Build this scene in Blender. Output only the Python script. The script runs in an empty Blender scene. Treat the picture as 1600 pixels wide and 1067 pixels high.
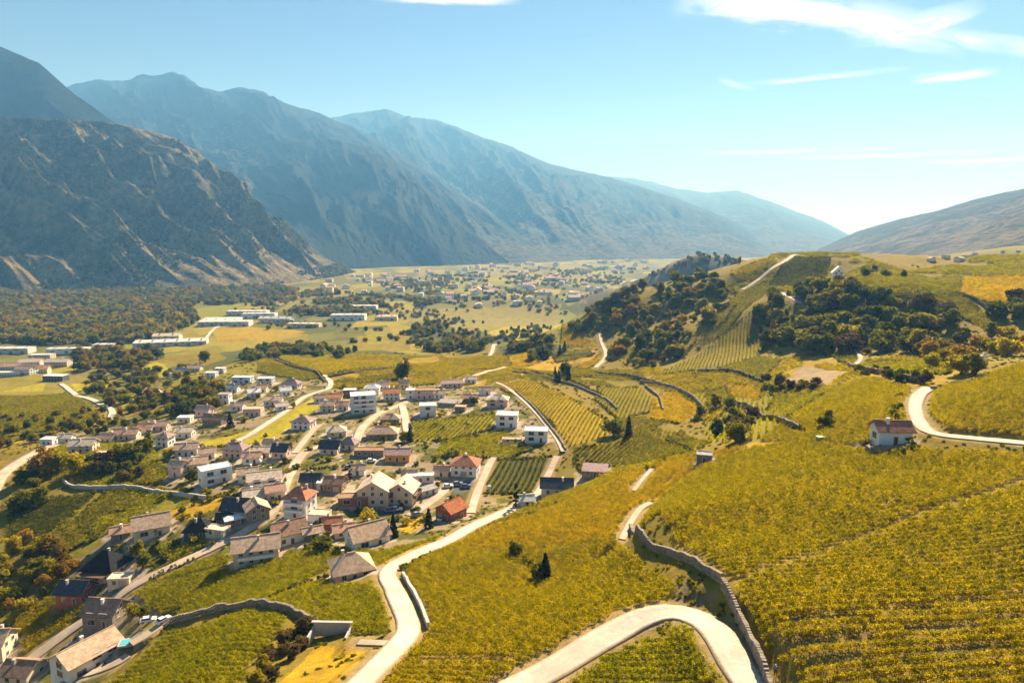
import bpy, bmesh, math, random
import numpy as np
from mathutils import Vector, Matrix

R = math.radians
random.seed(7)
rng = np.random.default_rng(7)
scene = bpy.context.scene
COL = scene.collection

# ------------------------------------------------------------------ camera
CAM_Z = 160.0           # metres above the valley floor
PITCH = R(9.0)
FPX = 1067.0            # focal length in photo pixels (1600 wide) -> 24 mm
cam_data = bpy.data.cameras.new('camera')
cam_data.sensor_width = 36.0
cam_data.lens = 36.0 * FPX / 1600.0
cam_data.clip_start = 1.0
cam_data.clip_end = 60000.0
cam = bpy.data.objects.new('camera', cam_data)
cam.location = (0, 0, CAM_Z)
cam.rotation_euler = (R(90) - PITCH, 0, 0)
COL.objects.link(cam)
scene.camera = cam

# ------------------------------------------------------------------ sun and sky
SUN_AZ = 24.0           # degrees to the right of the view
SUN_EL = 34.0
world = bpy.data.worlds.new('World')
scene.world = world
world.use_nodes = True
wn, wl = world.node_tree.nodes, world.node_tree.links
wn.clear()
w_out = wn.new('ShaderNodeOutputWorld')
w_bg = wn.new('ShaderNodeBackground')
w_bg.inputs['Strength'].default_value = 0.028
sky = wn.new('ShaderNodeTexSky')
sky.sky_type = 'NISHITA'
sky.sun_disc = False
sky.sun_elevation = R(SUN_EL)
sky.sun_rotation = R(SUN_AZ)
sky.altitude = 2500.0
sky.air_density = 1.0
sky.dust_density = 0.3
sky.ozone_density = 1.4

# thin cirrus in the sky itself: fields of direction, laid out over the whole upper sky
def wnode(t, **kw):
    n = wn.new(t)
    for k, v in kw.items():
        setattr(n, k, v)
    return n
def wmath(op, a, b=None, c=None, clamp=False):
    n = wnode('ShaderNodeMath', operation=op, use_clamp=clamp)
    for i, v in enumerate((a, b, c)):
        if v is None:
            continue
        if isinstance(v, (int, float)):
            n.inputs[i].default_value = v
        else:
            wl.new(v, n.inputs[i])
    return n.outputs[0]
def wramp(x, lo, hi):
    n = wnode('ShaderNodeMapRange', interpolation_type='SMOOTHSTEP')
    wl.new(x, n.inputs[0])
    n.inputs[1].default_value = lo
    n.inputs[2].default_value = hi
    return n.outputs[0]
w_tc = wnode('ShaderNodeTexCoord')
w_sep = wnode('ShaderNodeSeparateXYZ')
wl.new(w_tc.outputs['Generated'], w_sep.inputs[0])
dx, dy, dz_ = w_sep.outputs
azi = wmath('ARCTAN2', dx, dy)                 # radians right of the view
ele = wmath('ARCSINE', dz_)
def wcomb(a, b, c=0.0):
    n = wnode('ShaderNodeCombineXYZ')
    for i, v in enumerate((a, b, c)):
        if isinstance(v, (int, float)):
            n.inputs[i].default_value = v
        else:
            wl.new(v, n.inputs[i])
    return n.outputs[0]
def wnoise(vec, scale, detail=6.0, rough=0.6, dist=0.0):
    n = wnode('ShaderNodeTexNoise')
    wl.new(vec, n.inputs['Vector'])
    n.inputs['Scale'].default_value = scale
    n.inputs['Detail'].default_value = detail
    n.inputs['Roughness'].default_value = rough
    n.inputs['Distortion'].default_value = dist
    return n.outputs[0]
def streak(az0, el0, tilt, half_len, half_wid, wisp, gain, curve=0.0):
    """a wind-drawn cirrus band: centre, tilt, half length and width in degrees"""
    a = wmath('SUBTRACT', azi, R(az0))
    e = wmath('SUBTRACT', ele, R(el0))
    ca, sa = math.cos(R(tilt)), math.sin(R(tilt))
    u = wmath('ADD', wmath('MULTIPLY', a, ca), wmath('MULTIPLY', e, sa))
    v = wmath('SUBTRACT', wmath('MULTIPLY', e, ca), wmath('MULTIPLY', a, sa))
    v = wmath('ADD', v, wmath('MULTIPLY', wmath('MULTIPLY', u, u), curve))
    nv = wnoise(wcomb(wmath('MULTIPLY', u, 9.0), wmath('MULTIPLY', v, 34.0), az0), 1.0, 7.0, 0.62, 0.6)
    v2 = wmath('ADD', v, wmath('MULTIPLY', wmath('SUBTRACT', nv, 0.5), R(half_wid) * wisp))
    lu = wmath('SUBTRACT', 1.0, wmath('POWER', wmath('ABSOLUTE', wmath('DIVIDE', u, R(half_len))), 2.0), clamp=True)
    lv = wmath('SUBTRACT', 1.0, wmath('ABSOLUTE', wmath('DIVIDE', v2, R(half_wid))), clamp=True)
    m = wmath('MULTIPLY', wmath('MULTIPLY', lu, lv), wmath('MULTIPLY', wramp(nv, 0.25, 0.62), gain))
    return m
bands = [streak(22.5, 15.5, -13, 10.5, 1.35, 2.6, 1.35, 0.35),
         streak(29.0, 14.0, 4, 4.2, 1.0, 2.8, 0.85),
         streak(33.5, 12.2, -15, 6.0, 0.7, 2.8, 0.95, -0.5),
         streak(23.5, 11.15, 1, 6.0, 0.24, 2.4, 0.6),
         streak(31.7, 10.5, 0, 2.6, 0.4, 3.0, 0.8),
         streak(17.5, 11.0, -20, 1.6, 0.25, 2.4, 0.7),
         streak(22.0, 6.1, -1, 8.0, 0.2, 2.2, 0.5),
         streak(27.5, 5.5, -1, 8.5, 0.2, 2.2, 0.5),
         streak(36.0, 4.9, 0, 7.0, 0.2, 2.2, 0.5),
         streak(-5.5, 17.5, 0, 6.5, 0.40, 1.6, 1.2),
         streak(70.0, 15.0, -8, 18, 1.6, 2.2, 1.0), streak(-60.0, 24.0, 6, 20, 1.6, 2.2, 1.0),
         streak(150.0, 22.0, -8, 25, 1.8, 2.2, 1.0), streak(-140.0, 18.0, 6, 25, 1.8, 2.2, 1.0),
         streak(20.0, 45.0, 4, 35, 2.2, 2.2, 0.9), streak(-30.0, 34.0, -6, 25, 2.0, 2.2, 0.8)]
tot = bands[0]
for b in bands[1:]:
    tot = wmath('MAXIMUM', tot, b)
tot = wmath('MULTIPLY', tot, 1.0, clamp=True)
w_tint = wnode('ShaderNodeMix', data_type='RGBA', blend_type='MULTIPLY')
w_tint.inputs[0].default_value = 1.0
wl.new(sky.outputs[0], w_tint.inputs[6])
w_tint.inputs[7].default_value = (0.93, 0.96, 1.16, 1)
w_mix = wnode('ShaderNodeMix', data_type='RGBA')
wl.new(tot, w_mix.inputs[0])
wl.new(w_tint.outputs[2], w_mix.inputs[6])
w_mix.inputs[7].default_value = (17.0, 17.2, 17.4, 1)
wl.new(w_mix.outputs[2], w_bg.inputs['Color'])
wl.new(w_bg.outputs[0], w_out.inputs['Surface'])

sun_data = bpy.data.lights.new('sun', 'SUN')
sun_data.energy = 5.0
sun_data.angle = R(0.53)
sun_data.color = (1.0, 0.91, 0.77)
sun = bpy.data.objects.new('sun', sun_data)
sun_dir = Vector((math.sin(R(SUN_AZ)) * math.cos(R(SUN_EL)), math.cos(R(SUN_AZ)) * math.cos(R(SUN_EL)), math.sin(R(SUN_EL))))
sun.rotation_euler = sun_dir.to_track_quat('Z', 'Y').to_euler()
sun.location = (0, 0, 3000)
COL.objects.link(sun)

scene.view_settings.view_transform = 'Standard'
scene.view_settings.look = 'None'
scene.view_settings.exposure = 1.46
scene.view_settings.gamma = 1.0
scene.view_settings.use_curve_mapping = False
scene.render.engine = 'CYCLES'
scene.cycles.use_denoising = True
scene.cycles.max_bounces = 5
scene.cycles.diffuse_bounces = 2
scene.cycles.glossy_bounces = 2
scene.cycles.transmission_bounces = 3
scene.cycles.volume_bounces = 0
scene.cycles.sample_clamp_indirect = 4.0

# ------------------------------------------------------------------ geometry of the view: photo point -> ray
CP_, SP_ = math.cos(PITCH), math.sin(PITCH)
def ray(px, py):
    px = np.asarray(px, float); py = np.asarray(py, float)
    x = (px - 800.0) / FPX
    v = (533.5 - py) / FPX
    return np.stack([x, CP_ + SP_ * v, -SP_ + CP_ * v], -1)
def at_depth(px, py, t):
    d = ray(px, py)
    return np.array([0, 0, CAM_Z]) + d * np.asarray(t, float)[..., None]
def at_drop(px, py, h):
    """the point seen at px,py that lies h metres below the drone"""
    d = ray(px, py)
    t = np.asarray(h, float) / -d[..., 2]
    return np.array([0, 0, CAM_Z]) + d * t[..., None]

# ------------------------------------------------------------------ noise
def _hash(ix, iy, seed):
    n = (ix.astype(np.int64) * 374761393 + iy.astype(np.int64) * 668265263 + seed * 1442695041) & 0x7fffffff
    n = ((n ^ (n >> 13)) * 1274126177) & 0x7fffffff
    n = n ^ (n >> 16)
    return (n & 0xffffff) / float(0xffffff)
def vnoise(x, y, seed=0):
    ix = np.floor(x); iy = np.floor(y)
    fx = x - ix; fy = y - iy
    fx = fx * fx * fx * (fx * (fx * 6 - 15) + 10)
    fy = fy * fy * fy * (fy * (fy * 6 - 15) + 10)
    a = _hash(ix, iy, seed); b = _hash(ix + 1, iy, seed)
    c = _hash(ix, iy + 1, seed); d = _hash(ix + 1, iy + 1, seed)
    return (a * (1 - fx) + b * fx) * (1 - fy) + (c * (1 - fx) + d * fx) * fy
def fbm(x, y, octaves=5, seed=0, gain=0.5, lac=2.03):
    s = 0.0; a = 1.0; tot_ = 0.0
    for o in range(octaves):
        s = s + a * vnoise(x, y, seed + o * 17)
        tot_ += a
        x = x * lac + 13.7; y = y * lac - 7.3; a *= gain
    return s / tot_
def ridged(x, y, octaves=5, seed=0, gain=0.5):
    s = 0.0; a = 1.0; tot_ = 0.0
    for o in range(octaves):
        s = s + a * (1 - np.abs(2 * vnoise(x, y, seed + o * 31) - 1))
        tot_ += a
        x = x * 2.05 + 5.1; y = y * 2.05 + 9.2; a *= gain
    return s / tot_

# ------------------------------------------------------------------ terrain: survey points (photo x, photo y, metres below the drone)
SURVEY = [
 # vineyard shoulder, right foreground
 (1600,1067,55),(1400,1067,57),(1250,1067,59),(1600,900,54),(1400,900,55.5),(1250,900,57.5),(1600,780,53),(1450,780,54.5),
 (1300,780,57),(1150,830,61.5),(1150,760,64),(1300,710,58.5),(1390,692,55),(1600,700,51.5),(1450,680,52.5),(1425,625,52),
 (1600,650,48),(1600,605,45.5),(1500,640,49.5),(1600,573,44.5),(1480,605,50),(1550,556,54),
 (1300,640,57.5),(1250,660,61),(1200,690,65),(1350,600,58),(1290,620,62),(1400,605,55),
 (1100,712,72),(1000,735,80),(1020,760,76),(900,775,89),(830,800,94),
 (950,870,74),(850,870,81),(750,870,86),(680,900,84),(700,1000,72),(800,1000,67),(900,950,68),(1000,930,65),
 (1060,950,62.5),(1120,990,61),(1190,1067,60),(820,1067,64),
 (1150,940,58.5),(1080,870,60.5),(1010,810,64),(1040,900,65),(985,835,69),(1185,1000,57.8),
 # lane down to the village
 (560,1067,71),(620,1000,75),(640,940,80),(600,893,88),(700,840,93),(800,797,97),
 (450,1067,76),(500,1030,79),(515,990,82),(400,950,90),(480,950,88),(350,1000,88),(300,1030,95),(200,1067,105),(130,1030,117),(0,1067,125),
 (250,930,108),(450,860,100),(400,900,100),(330,860,106),(500,900,95),(200,960,112),(60,960,122),
 # village shelf
 (235,840,108),(470,800,100),(600,790,101),(700,800,100),(705,745,101),(870,765,100),(900,735,98),(300,745,105),(100,760,112),
 (0,830,118),(100,850,116),(0,900,122),(790,690,99),(850,680,98),(650,660,101),(550,680,101),(400,690,104),(270,690,108),(130,700,112),
 (570,640,102),(400,650,106),(800,590,102),(640,610,104),(440,600,108),(330,610,114),(350,580,118),
 # left valley floor
 (0,700,122),(50,640,132),(160,650,125),(160,610,135),(0,600,143),(60,570,148),(150,555,152),(0,540,155),(250,540,150),(250,590,138),
 (300,500,157),(150,490,158),(0,470,160),(350,470,160),(-400,560,152),(-400,700,125),(-400,480,160),
 (500,575,112),(450,550,125),(600,550,122),(700,580,108),(750,545,120),(630,600,106),(600,520,140),(500,510,148),(750,510,142),
 (900,510,140),(600,480,152),(850,470,152),(700,440,158),(500,440,160),(900,430,158),(700,415,160),(1000,412,158),(830,560,112),(760,600,104),
 # terraces between village and hill
 (850,640,97),(900,690,95),(950,700,93),(1000,650,94),(1060,690,88),(1000,600,97),(900,595,101),(1060,610,92),(1120,630,86),
 (1150,670,82),(1200,650,76),(1250,600,72),(1300,575,70),(1200,560,78),(1100,570,86),(1020,560,95),(940,560,103),
 # the wooded hill
 (870,525,122),(940,530,97),(950,500,85),(960,465,66),(1000,450,58),(1100,435,45),(1100,470,62),(1050,520,80),(1150,500,66),
 (1200,530,74),(1250,520,66),(1350,555,66),(1420,540,62),(1350,500,55),(1450,500,52),(1550,520,54),(1540,480,44),(1600,530,54),
 (1310,435,34),(1400,450,36),(1500,450,36),(1600,440,32),(1220,460,48),(1250,430,38),(1270,394,19),(1200,410,27),(1150,420,34),
 (1400,430,32),(1500,416,38),(1600,398,34),(1400,411,45),(1500,402,40),(1750,520,48),(1750,440,28),(1750,395,25),(1800,600,42),(1800,800,48),
]
WORLD_PTS = [  # x, y, metres below the drone: ground that the photo does not show
 (40,20,58),(0,45,67),(-60,30,84),(60,-60,54),(-60,-60,80),(-150,60,108),(-250,120,122),(200,80,48),(320,200,40),(-420,260,128),
 (-300,-50,125),(250,-50,44),(0,-120,66),
 (330,1150,128),(180,1050,134),(480,1150,95),(640,1200,70),(800,1100,50),(380,900,60),(520,1000,62),
 (250,1480,150),(330,1380,110),(560,1500,85),(700,1700,110),(900,1700,80),(1200,1500,40),
 (400,1480,44),(350,1430,62),(470,1380,58),(300,1520,95),(430,1700,120),(250,1800,158),(600,2200,150),
 (-900,900,158),(-1300,1200,162),(-1200,500,150),(-2000,1500,170),
]
_p = np.array([(a, b, c) for a, b, c in SURVEY], float)
_P = at_drop(_p[:, 0], _p[:, 1], _p[:, 2])
_W = np.array(WORLD_PTS, float)
_xy = np.concatenate([_P[:, :2], _W[:, :2]])
_h = np.concatenate([_p[:, 2], _W[:, 2]])
PIV = np.array([0.0, -60.0])     # pivot of the ground mesh, a little behind the drone
def to_uv(x, y):
    ax = x - PIV[0]; ay = y - PIV[1]
    return np.arctan2(ax, ay), np.log(np.sqrt(ax * ax + ay * ay) + 1e-9)
_u, _v = to_uv(_xy[:, 0], _xy[:, 1])
def _k(r2):
    return 0.5 * r2 * np.log(r2 + 1e-12)
_n = len(_u)
_K = _k((_u[:, None] - _u[None]) ** 2 + (_v[:, None] - _v[None]) ** 2) + np.eye(_n) * 2e-4
_A = np.zeros((_n + 3, _n + 3))
_A[:_n, :_n] = _K
_A[:_n, _n:] = np.stack([np.ones(_n), _u, _v], 1)
_A[_n:, :_n] = _A[:_n, _n:].T
_sol = np.linalg.solve(_A, np.concatenate([_h, np.zeros(3)]))
TH0, TH1, NTH = R(-62), R(62), 900
# ring spacing: fine where the photo looks closely, coarse beyond
_rs = [14.0]
while _rs[-1] < 22000:
    r = _rs[-1]
    step = max(0.9, r * 0.0062) if r < 900 else (r * 0.009 if r < 3500 else r * 0.05)
    if r < 70: step = 3.0
    _rs.append(r + step)
RS = np.array(_rs); LR = np.log(RS); NR = len(RS)
TH = np.linspace(TH0, TH1, NTH)
def tps(u, v):
    out = np.zeros(u.shape)
    fu, fv, fo = u.ravel(), v.ravel(), out.ravel()
    for i in range(0, fu.size, 20000):
        a, b = fu[i:i + 20000], fv[i:i + 20000]
        fo[i:i + 20000] = _k((a[:, None] - _u) ** 2 + (b[:, None] - _v) ** 2) @ _sol[:_n] + _sol[_n] + _sol[_n + 1] * a + _sol[_n + 2] * b
    return fo.reshape(u.shape)
def smooth(x, a, b):
    t = np.clip((x - a) / (b - a), 0, 1)
    return t * t * (3 - 2 * t)
# evaluate on a coarser lattice and interpolate up (the surface is smooth)
_cu = np.linspace(TH0, TH1, 226); _cv = np.linspace(LR[0], LR[-1], 260)
_CU, _CV = np.meshgrid(_cu, _cv, indexing='ij')
_CH = tps(_CU, _CV)
_U, _V = np.meshgrid(TH, LR, indexing='ij')
def bilin(G, gu0, gu1, gv0, gv1, u, v):
    nu, nv = G.shape
    fu = np.clip((u - gu0) / (gu1 - gu0) * (nu - 1), 0, nu - 1.001); fv = np.clip((v - gv0) / (gv1 - gv0) * (nv - 1), 0, nv - 1.001)
    iu = fu.astype(int); iv = fv.astype(int); a = fu - iu; b = fv - iv
    return (G[iu, iv] * (1 - a) + G[iu + 1, iv] * a) * (1 - b) + (G[iu, iv + 1] * (1 - a) + G[iu + 1, iv + 1] * a) * b
H = bilin(_CH, TH0, TH1, LR[0], LR[-1], _U, _V)
RR = np.exp(_V)
GX = PIV[0] + RR * np.sin(_U); GY = PIV[1] + RR * np.cos(_U)
far_floor = 162.0 + 0 * H
wfar = smooth(RR, 2300, 3200)
H = H * (1 - wfar) + far_floor * wfar
H = np.where(RR > 1700, np.maximum(H, 40), H)
# small relief
amp = 0.5 + 2.2 * smooth(RR, 380, 700) - 1.7 * smooth(RR, 1100, 1600)
H = H - amp * (fbm(GX / 38.0, GY / 38.0, 4, 3) - 0.5) * 2 - 0.25 * (fbm(GX / 7.0, GY / 7.0, 3, 9) - 0.5)
GZ = CAM_Z - H
def ground_z(x, y):
    x = np.asarray(x, float); y = np.asarray(y, float)
    u, v = to_uv(x, y)
    fu = np.clip((u - TH0) / (TH1 - TH0) * (NTH - 1), 0, NTH - 1.001)
    iv = np.clip(np.searchsorted(LR, v) - 1, 0, NR - 2)
    b = np.clip((v - LR[iv]) / (LR[iv + 1] - LR[iv]), 0, 1)
    iu = fu.astype(int); a = fu - iu
    return (GZ[iu, iv] * (1 - a) + GZ[iu + 1, iv] * a) * (1 - b) + (GZ[iu, iv + 1] * (1 - a) + GZ[iu + 1, iv + 1] * a) * b
_T = 40.0 * np.exp(np.arange(0, 1180) * 0.004)
def on_ground(px, py):
    """where the line of sight through a photo point first meets the ground"""
    px = np.atleast_1d(np.asarray(px, float)); py = np.atleast_1d(np.asarray(py, float))
    d = ray(px, py)
    out = np.zeros((len(px), 3))
    for i in range(0, len(px), 400):
        dd = d[i:i + 400]
        X = dd[:, None, 0] * _T; Y = dd[:, None, 1] * _T; Z = CAM_Z + dd[:, None, 2] * _T
        below = Z < ground_z(X, Y)
        k = np.where(below.any(1), below.argmax(1), len(_T) - 1)
        lo = _T[np.maximum(k - 1, 0)]; hi = _T[k]
        for _ in range(14):
            m = 0.5 * (lo + hi)
            q = CAM_Z + dd[:, 2] * m < ground_z(dd[:, 0] * m, dd[:, 1] * m)
            hi = np.where(q, m, hi); lo = np.where(q, lo, m)
        p = dd * hi[:, None]
        out[i:i + 400, 0] = p[:, 0]; out[i:i + 400, 1] = p[:, 1]
        out[i:i + 400, 2] = ground_z(p[:, 0], p[:, 1])
    return out

# ------------------------------------------------------------------ material helpers
def new_mat(name):
    m = bpy.data.materials.new(name)
    m.use_nodes = True
    m.node_tree.nodes.clear()
    return m
class NT:
    def __init__(s, m):
        s.m = m; s.n = m.node_tree.nodes; s.l = m.node_tree.links
        s.out = s.n.new('ShaderNodeOutputMaterial')
    def node(s, t, ins=None, **kw):
        n = s.n.new(t)
        for k, v in kw.items():
            setattr(n, k, v)
        for k, v in (ins or {}).items():
            s.set(n.inputs[k], v)
        return n
    def set(s, sock, v):
        if hasattr(v, 'is_output'):
            s.l.new(v, sock)
        elif isinstance(v, (tuple, list)):
            sock.default_value = tuple(v) + ((1.0,) if len(v) == 3 and sock.type == 'RGBA' else ())
        else:
            sock.default_value = v
    def pos(s):
        return s.node('ShaderNodeNewGeometry').outputs['Position']
    def noise(s, scale, detail=4.0, rough=0.55, vec=None, dist=0.0):
        n = s.node('ShaderNodeTexNoise', {'Scale': scale, 'Detail': detail, 'Roughness': rough, 'Distortion': dist})
        s.l.new(vec if vec is not None else s.pos(), n.inputs['Vector'])
        return n.outputs[0]
    def ramp(s, x, lo, hi, a=0.0, b=1.0):
        n = s.node('ShaderNodeMapRange', {0: x, 1: lo, 2: hi, 3: a, 4: b}, interpolation_type='SMOOTHSTEP')
        return n.outputs[0]
    def mix(s, f, a, b, mode='MIX'):
        n = s.node('ShaderNodeMix', {0: f, 6: a, 7: b}, data_type='RGBA', blend_type=mode)
        return n.outputs[2]
    def math(s, op, a, b=0.0):
        return s.node('ShaderNodeMath', {0: a, 1: b}, operation=op).outputs[0]
    def bump(s, h, strength, dist):
        return s.node('ShaderNodeBump', {'Height': h, 'Strength': strength, 'Distance': dist}).outputs[0]
    def attr(s, name, kind='GEOMETRY'):
        return s.node('ShaderNodeAttribute', attribute_name=name, attribute_type=kind)
    def finish(s, color, rough=0.85, normal=None, spec=0.2, metallic=0.0):
        b = s.node('ShaderNodeBsdfPrincipled', {'Base Color': color, 'Roughness': rough, 'Specular IOR Level': spec, 'Metallic': metallic})
        if normal is not None:
            s.l.new(normal, b.inputs['Normal'])
        s.l.new(b.outputs[0], s.out.inputs['Surface'])
        return s.m
MATS = {}
def surf_mat(name, color, rough=0.85, var=0.25, scale=1.5, bump=0.15, dist=0.05, spec=0.2):
    """one plain surface with mottling and fine relief"""
    if name in MATS:
        return MATS[name]
    t = NT(new_mat(name))
    n1 = t.noise(scale, 5, 0.6)
    n2 = t.noise(scale * 0.13, 3, 0.5)
    f = t.ramp(t.math('ADD', t.math('MULTIPLY', n1, 0.6), t.math('MULTIPLY', n2, 0.4)), 0.3, 0.7)
    c0 = tuple(c * (1 - var) for c in color); c1 = tuple(min(1.0, c * (1 + var)) for c in color)
    MATS[name] = t.finish(t.mix(f, c0, c1), rough, t.bump(n1, bump, dist), spec)
    return MATS[name]
def leaf_mat(name, c_a, c_b, c_c, patch=0.05, trans=0.45):
    """thin leaves: three real leaf colours, mixed by plant and by patch; light passes through"""
    t = NT(new_mat(name))
    rnd = t.node('ShaderNodeObjectInfo').outputs['Random']
    isl = t.node('ShaderNodeNewGeometry').outputs['Random Per Island']
    f1 = t.ramp(t.math('ADD', t.math('MULTIPLY', t.noise(patch, 4, 0.6), 0.65), t.math('MULTIPLY', rnd, 0.35)), 0.36, 0.66)
    f2 = t.ramp(isl, 0.45, 1.0)
    col = t.mix(t.math('MULTIPLY', f2, 0.8), t.mix(f1, c_a, c_b), c_c)
    val = t.math('MULTIPLY', t.ramp(isl, 0.0, 1.0, 0.62, 1.28), t.ramp(t.node('ShaderNodeObjectInfo').outputs['Random'], 0.0, 1.0, 0.82, 1.16))
    v = t.node('ShaderNodeHueSaturation', {'Color': col, 'Value': val}).outputs[0]
    d = t.node('ShaderNodeBsdfDiffuse', {'Color': v})
    tr = t.node('ShaderNodeBsdfTranslucent', {'Color': v})
    m1 = t.node('ShaderNodeMixShader', {0: trans})
    t.l.new(d.outputs[0], m1.inputs[1]); t.l.new(tr.outputs[0], m1.inputs[2])
    t.l.new(m1.outputs[0], t.out.inputs['Surface'])
    MATS[name] = t.m
    return t.m

# ------------------------------------------------------------------ mesh helpers
class MB:
    """collects quads and tris, becomes one mesh"""
    def __init__(s):
        s.v = []; s.f = []; s.mi = []
    def add(s, verts, faces, mi=0):
        o = len(s.v)
        s.v.extend([tuple(map(float, p)) for p in verts])
        s.f.extend([tuple(i + o for i in f) for f in faces])
        s.mi.extend([mi] * len(faces))
        return s
    def box(s, c, size, rz=0.0, mi=0, taper=1.0):
        hx, hy, hz = size[0] / 2, size[1] / 2, size[2] / 2
        ca, sa = math.cos(rz), math.sin(rz)
        vs = []
        for z in (-hz, hz):
            k = taper if z > 0 else 1.0
            for x, y in ((-hx, -hy), (hx, -hy), (hx, hy), (-hx, hy)):
                x *= k; y *= k
                vs.append((c[0] + x * ca - y * sa, c[1] + x * sa + y * ca, c[2] + z))
        return s.add(vs, [(3, 2, 1, 0), (4, 5, 6, 7), (0, 1, 5, 4), (1, 2, 6, 5), (2, 3, 7, 6), (3, 0, 4, 7)], mi)
    def tube(s, pts, rad, n=6, mi=0, cap=True):
        pts = [Vector(p) for p in pts]
        rings = []
        for i, p in enumerate(pts):
            d = (pts[min(i + 1, len(pts) - 1)] - pts[max(i - 1, 0)]).normalized()
            a = d.cross(Vector((0.13, 0.97, 0.2))).normalized(); b = d.cross(a)
            r = rad[i] if hasattr(rad, '__len__') else rad
            rings.append([p + (a * math.cos(2 * math.pi * k / n) + b * math.sin(2 * math.pi * k / n)) * r for k in range(n)])
        vs = [q for rg in rings for q in rg]
        fs = [(i * n + k, i * n + (k + 1) % n, (i + 1) * n + (k + 1) % n, (i + 1) * n + k) for i in range(len(pts) - 1) for k in range(n)]
        if cap:
            fs += [tuple(range(n - 1, -1, -1)), tuple((len(pts) - 1) * n + k for k in range(n))]
        return s.add(vs, fs, mi)
    def mesh(s, name, mats, smooth_=False):
        me = bpy.data.meshes.new(name)
        me.from_pydata(s.v, [], s.f)
        for m in (mats if isinstance(mats, (list, tuple)) else [mats]):
            me.materials.append(m)
        me.polygons.foreach_set('material_index', s.mi)
        if smooth_:
            me.polygons.foreach_set('use_smooth', [True] * len(s.f))
        me.update()
        return me
    def build(s, name, mats, parent=None, smooth_=False):
        return link(name, s.mesh(name, mats, smooth_), parent)
def link(name, data, parent=None, loc=None):
    o = bpy.data.objects.new(name, data)
    COL.objects.link(o)
    if parent is not None:
        o.parent = parent
    if loc is not None:
        o.location = loc
    return o
def tag(o, label=None, cat=None, group=None, kind=None):
    if label: o['label'] = label
    if cat: o['category'] = cat
    if group: o['group'] = group
    if kind: o['kind'] = kind
    return o
def thing(name, loc, rz, label, cat, group=None):
    o = link(name, None, None, loc)
    o.rotation_euler = (0, 0, rz)
    o.empty_display_size = 0.5
    return tag(o, label, cat, group)
def grid_mesh(name, X, Y, Z, mat, smooth_=True):
    nu, nv = X.shape
    me = bpy.data.meshes.new(name)
    me.vertices.add(nu * nv)
    me.vertices.foreach_set('co', np.stack([X, Y, Z], -1).astype(np.float32).ravel())
    i = np.arange(nu - 1)[:, None] * nv + np.arange(nv - 1)[None]
    q = np.stack([i, i + nv, i + nv + 1, i + 1], -1).reshape(-1, 4)
    nf = len(q)
    me.loops.add(nf * 4); me.polygons.add(nf)
    me.loops.foreach_set('vertex_index', q.ravel().astype(np.int32))
    me.polygons.foreach_set('loop_start', np.arange(0, nf * 4, 4, dtype=np.int32))
    if smooth_:
        me.polygons.foreach_set('use_smooth', np.ones(nf, dtype=bool))
    me.materials.append(mat)
    me.update(calc_edges=True)
    me.validate()
    return me
def in_poly(x, y, poly):
    inside = np.zeros(x.shape, bool)
    n = len(poly)
    for i in range(n):
        x0, y0 = poly[i][0], poly[i][1]; x1, y1 = poly[(i + 1) % n][0], poly[(i + 1) % n][1]
        if y0 == y1:
            continue
        c = (y0 > y) != (y1 > y)
        inside ^= c & (x < (x1 - x0) * (y - y0) / (y1 - y0) + x0)
    return inside
def px_line(pts, step=2.0):
    """photo polyline -> smooth world polyline on the ground, resampled every step metres"""
    p = on_ground([a[0] for a in pts], [a[1] for a in pts])[:, :2]
    q = np.concatenate([[2 * p[0] - p[1]], p, [2 * p[-1] - p[-2]]])
    out = []
    for i in range(1, len(q) - 2):
        n = max(2, int(np.linalg.norm(q[i + 1] - q[i]) / (step * 0.5)))
        t = np.linspace(0, 1, n, endpoint=False)[:, None]
        a, b, c, d = q[i - 1], q[i], q[i + 1], q[i + 2]
        out.append(0.5 * (2 * b + (c - a) * t + (2 * a - 5 * b + 4 * c - d) * t ** 2 + (3 * b - a - 3 * c + d) * t ** 3))
    out = np.concatenate(out + [p[-1:]])
    s = np.concatenate([[0], np.cumsum(np.linalg.norm(np.diff(out, axis=0), axis=1))])
    k = np.linspace(0, s[-1], max(2, int(s[-1] / step) + 1))
    return np.stack([np.interp(k, s, out[:, 0]), np.interp(k, s, out[:, 1])], 1)
def dist_to_line(x, y, line, maxd):
    """distance of many points to a polyline (only trustworthy below maxd)"""
    d = np.full(x.shape, 1e9)
    sel = (x > line[:, 0].min() - maxd) & (x < line[:, 0].max() + maxd) & (y > line[:, 1].min() - maxd) & (y < line[:, 1].max() + maxd)
    if not sel.any():
        return d
    xs, ys = x[sel], y[sel]; best = np.full(xs.shape, 1e9)
    for i in range(len(line) - 1):
        a, b = line[i], line[i + 1]; ab = b - a; L = ab @ ab + 1e-9
        near = (np.abs(xs - a[0]) < maxd + L ** 0.5) & (np.abs(ys - a[1]) < maxd + L ** 0.5)
        if not near.any():
            continue
        t = np.clip(((xs[near] - a[0]) * ab[0] + (ys[near] - a[1]) * ab[1]) / L, 0, 1)
        dd = np.hypot(xs[near] - a[0] - t * ab[0], ys[near] - a[1] - t * ab[1])
        best[near] = np.minimum(best[near], dd)
    d[sel] = best
    return d

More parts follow.
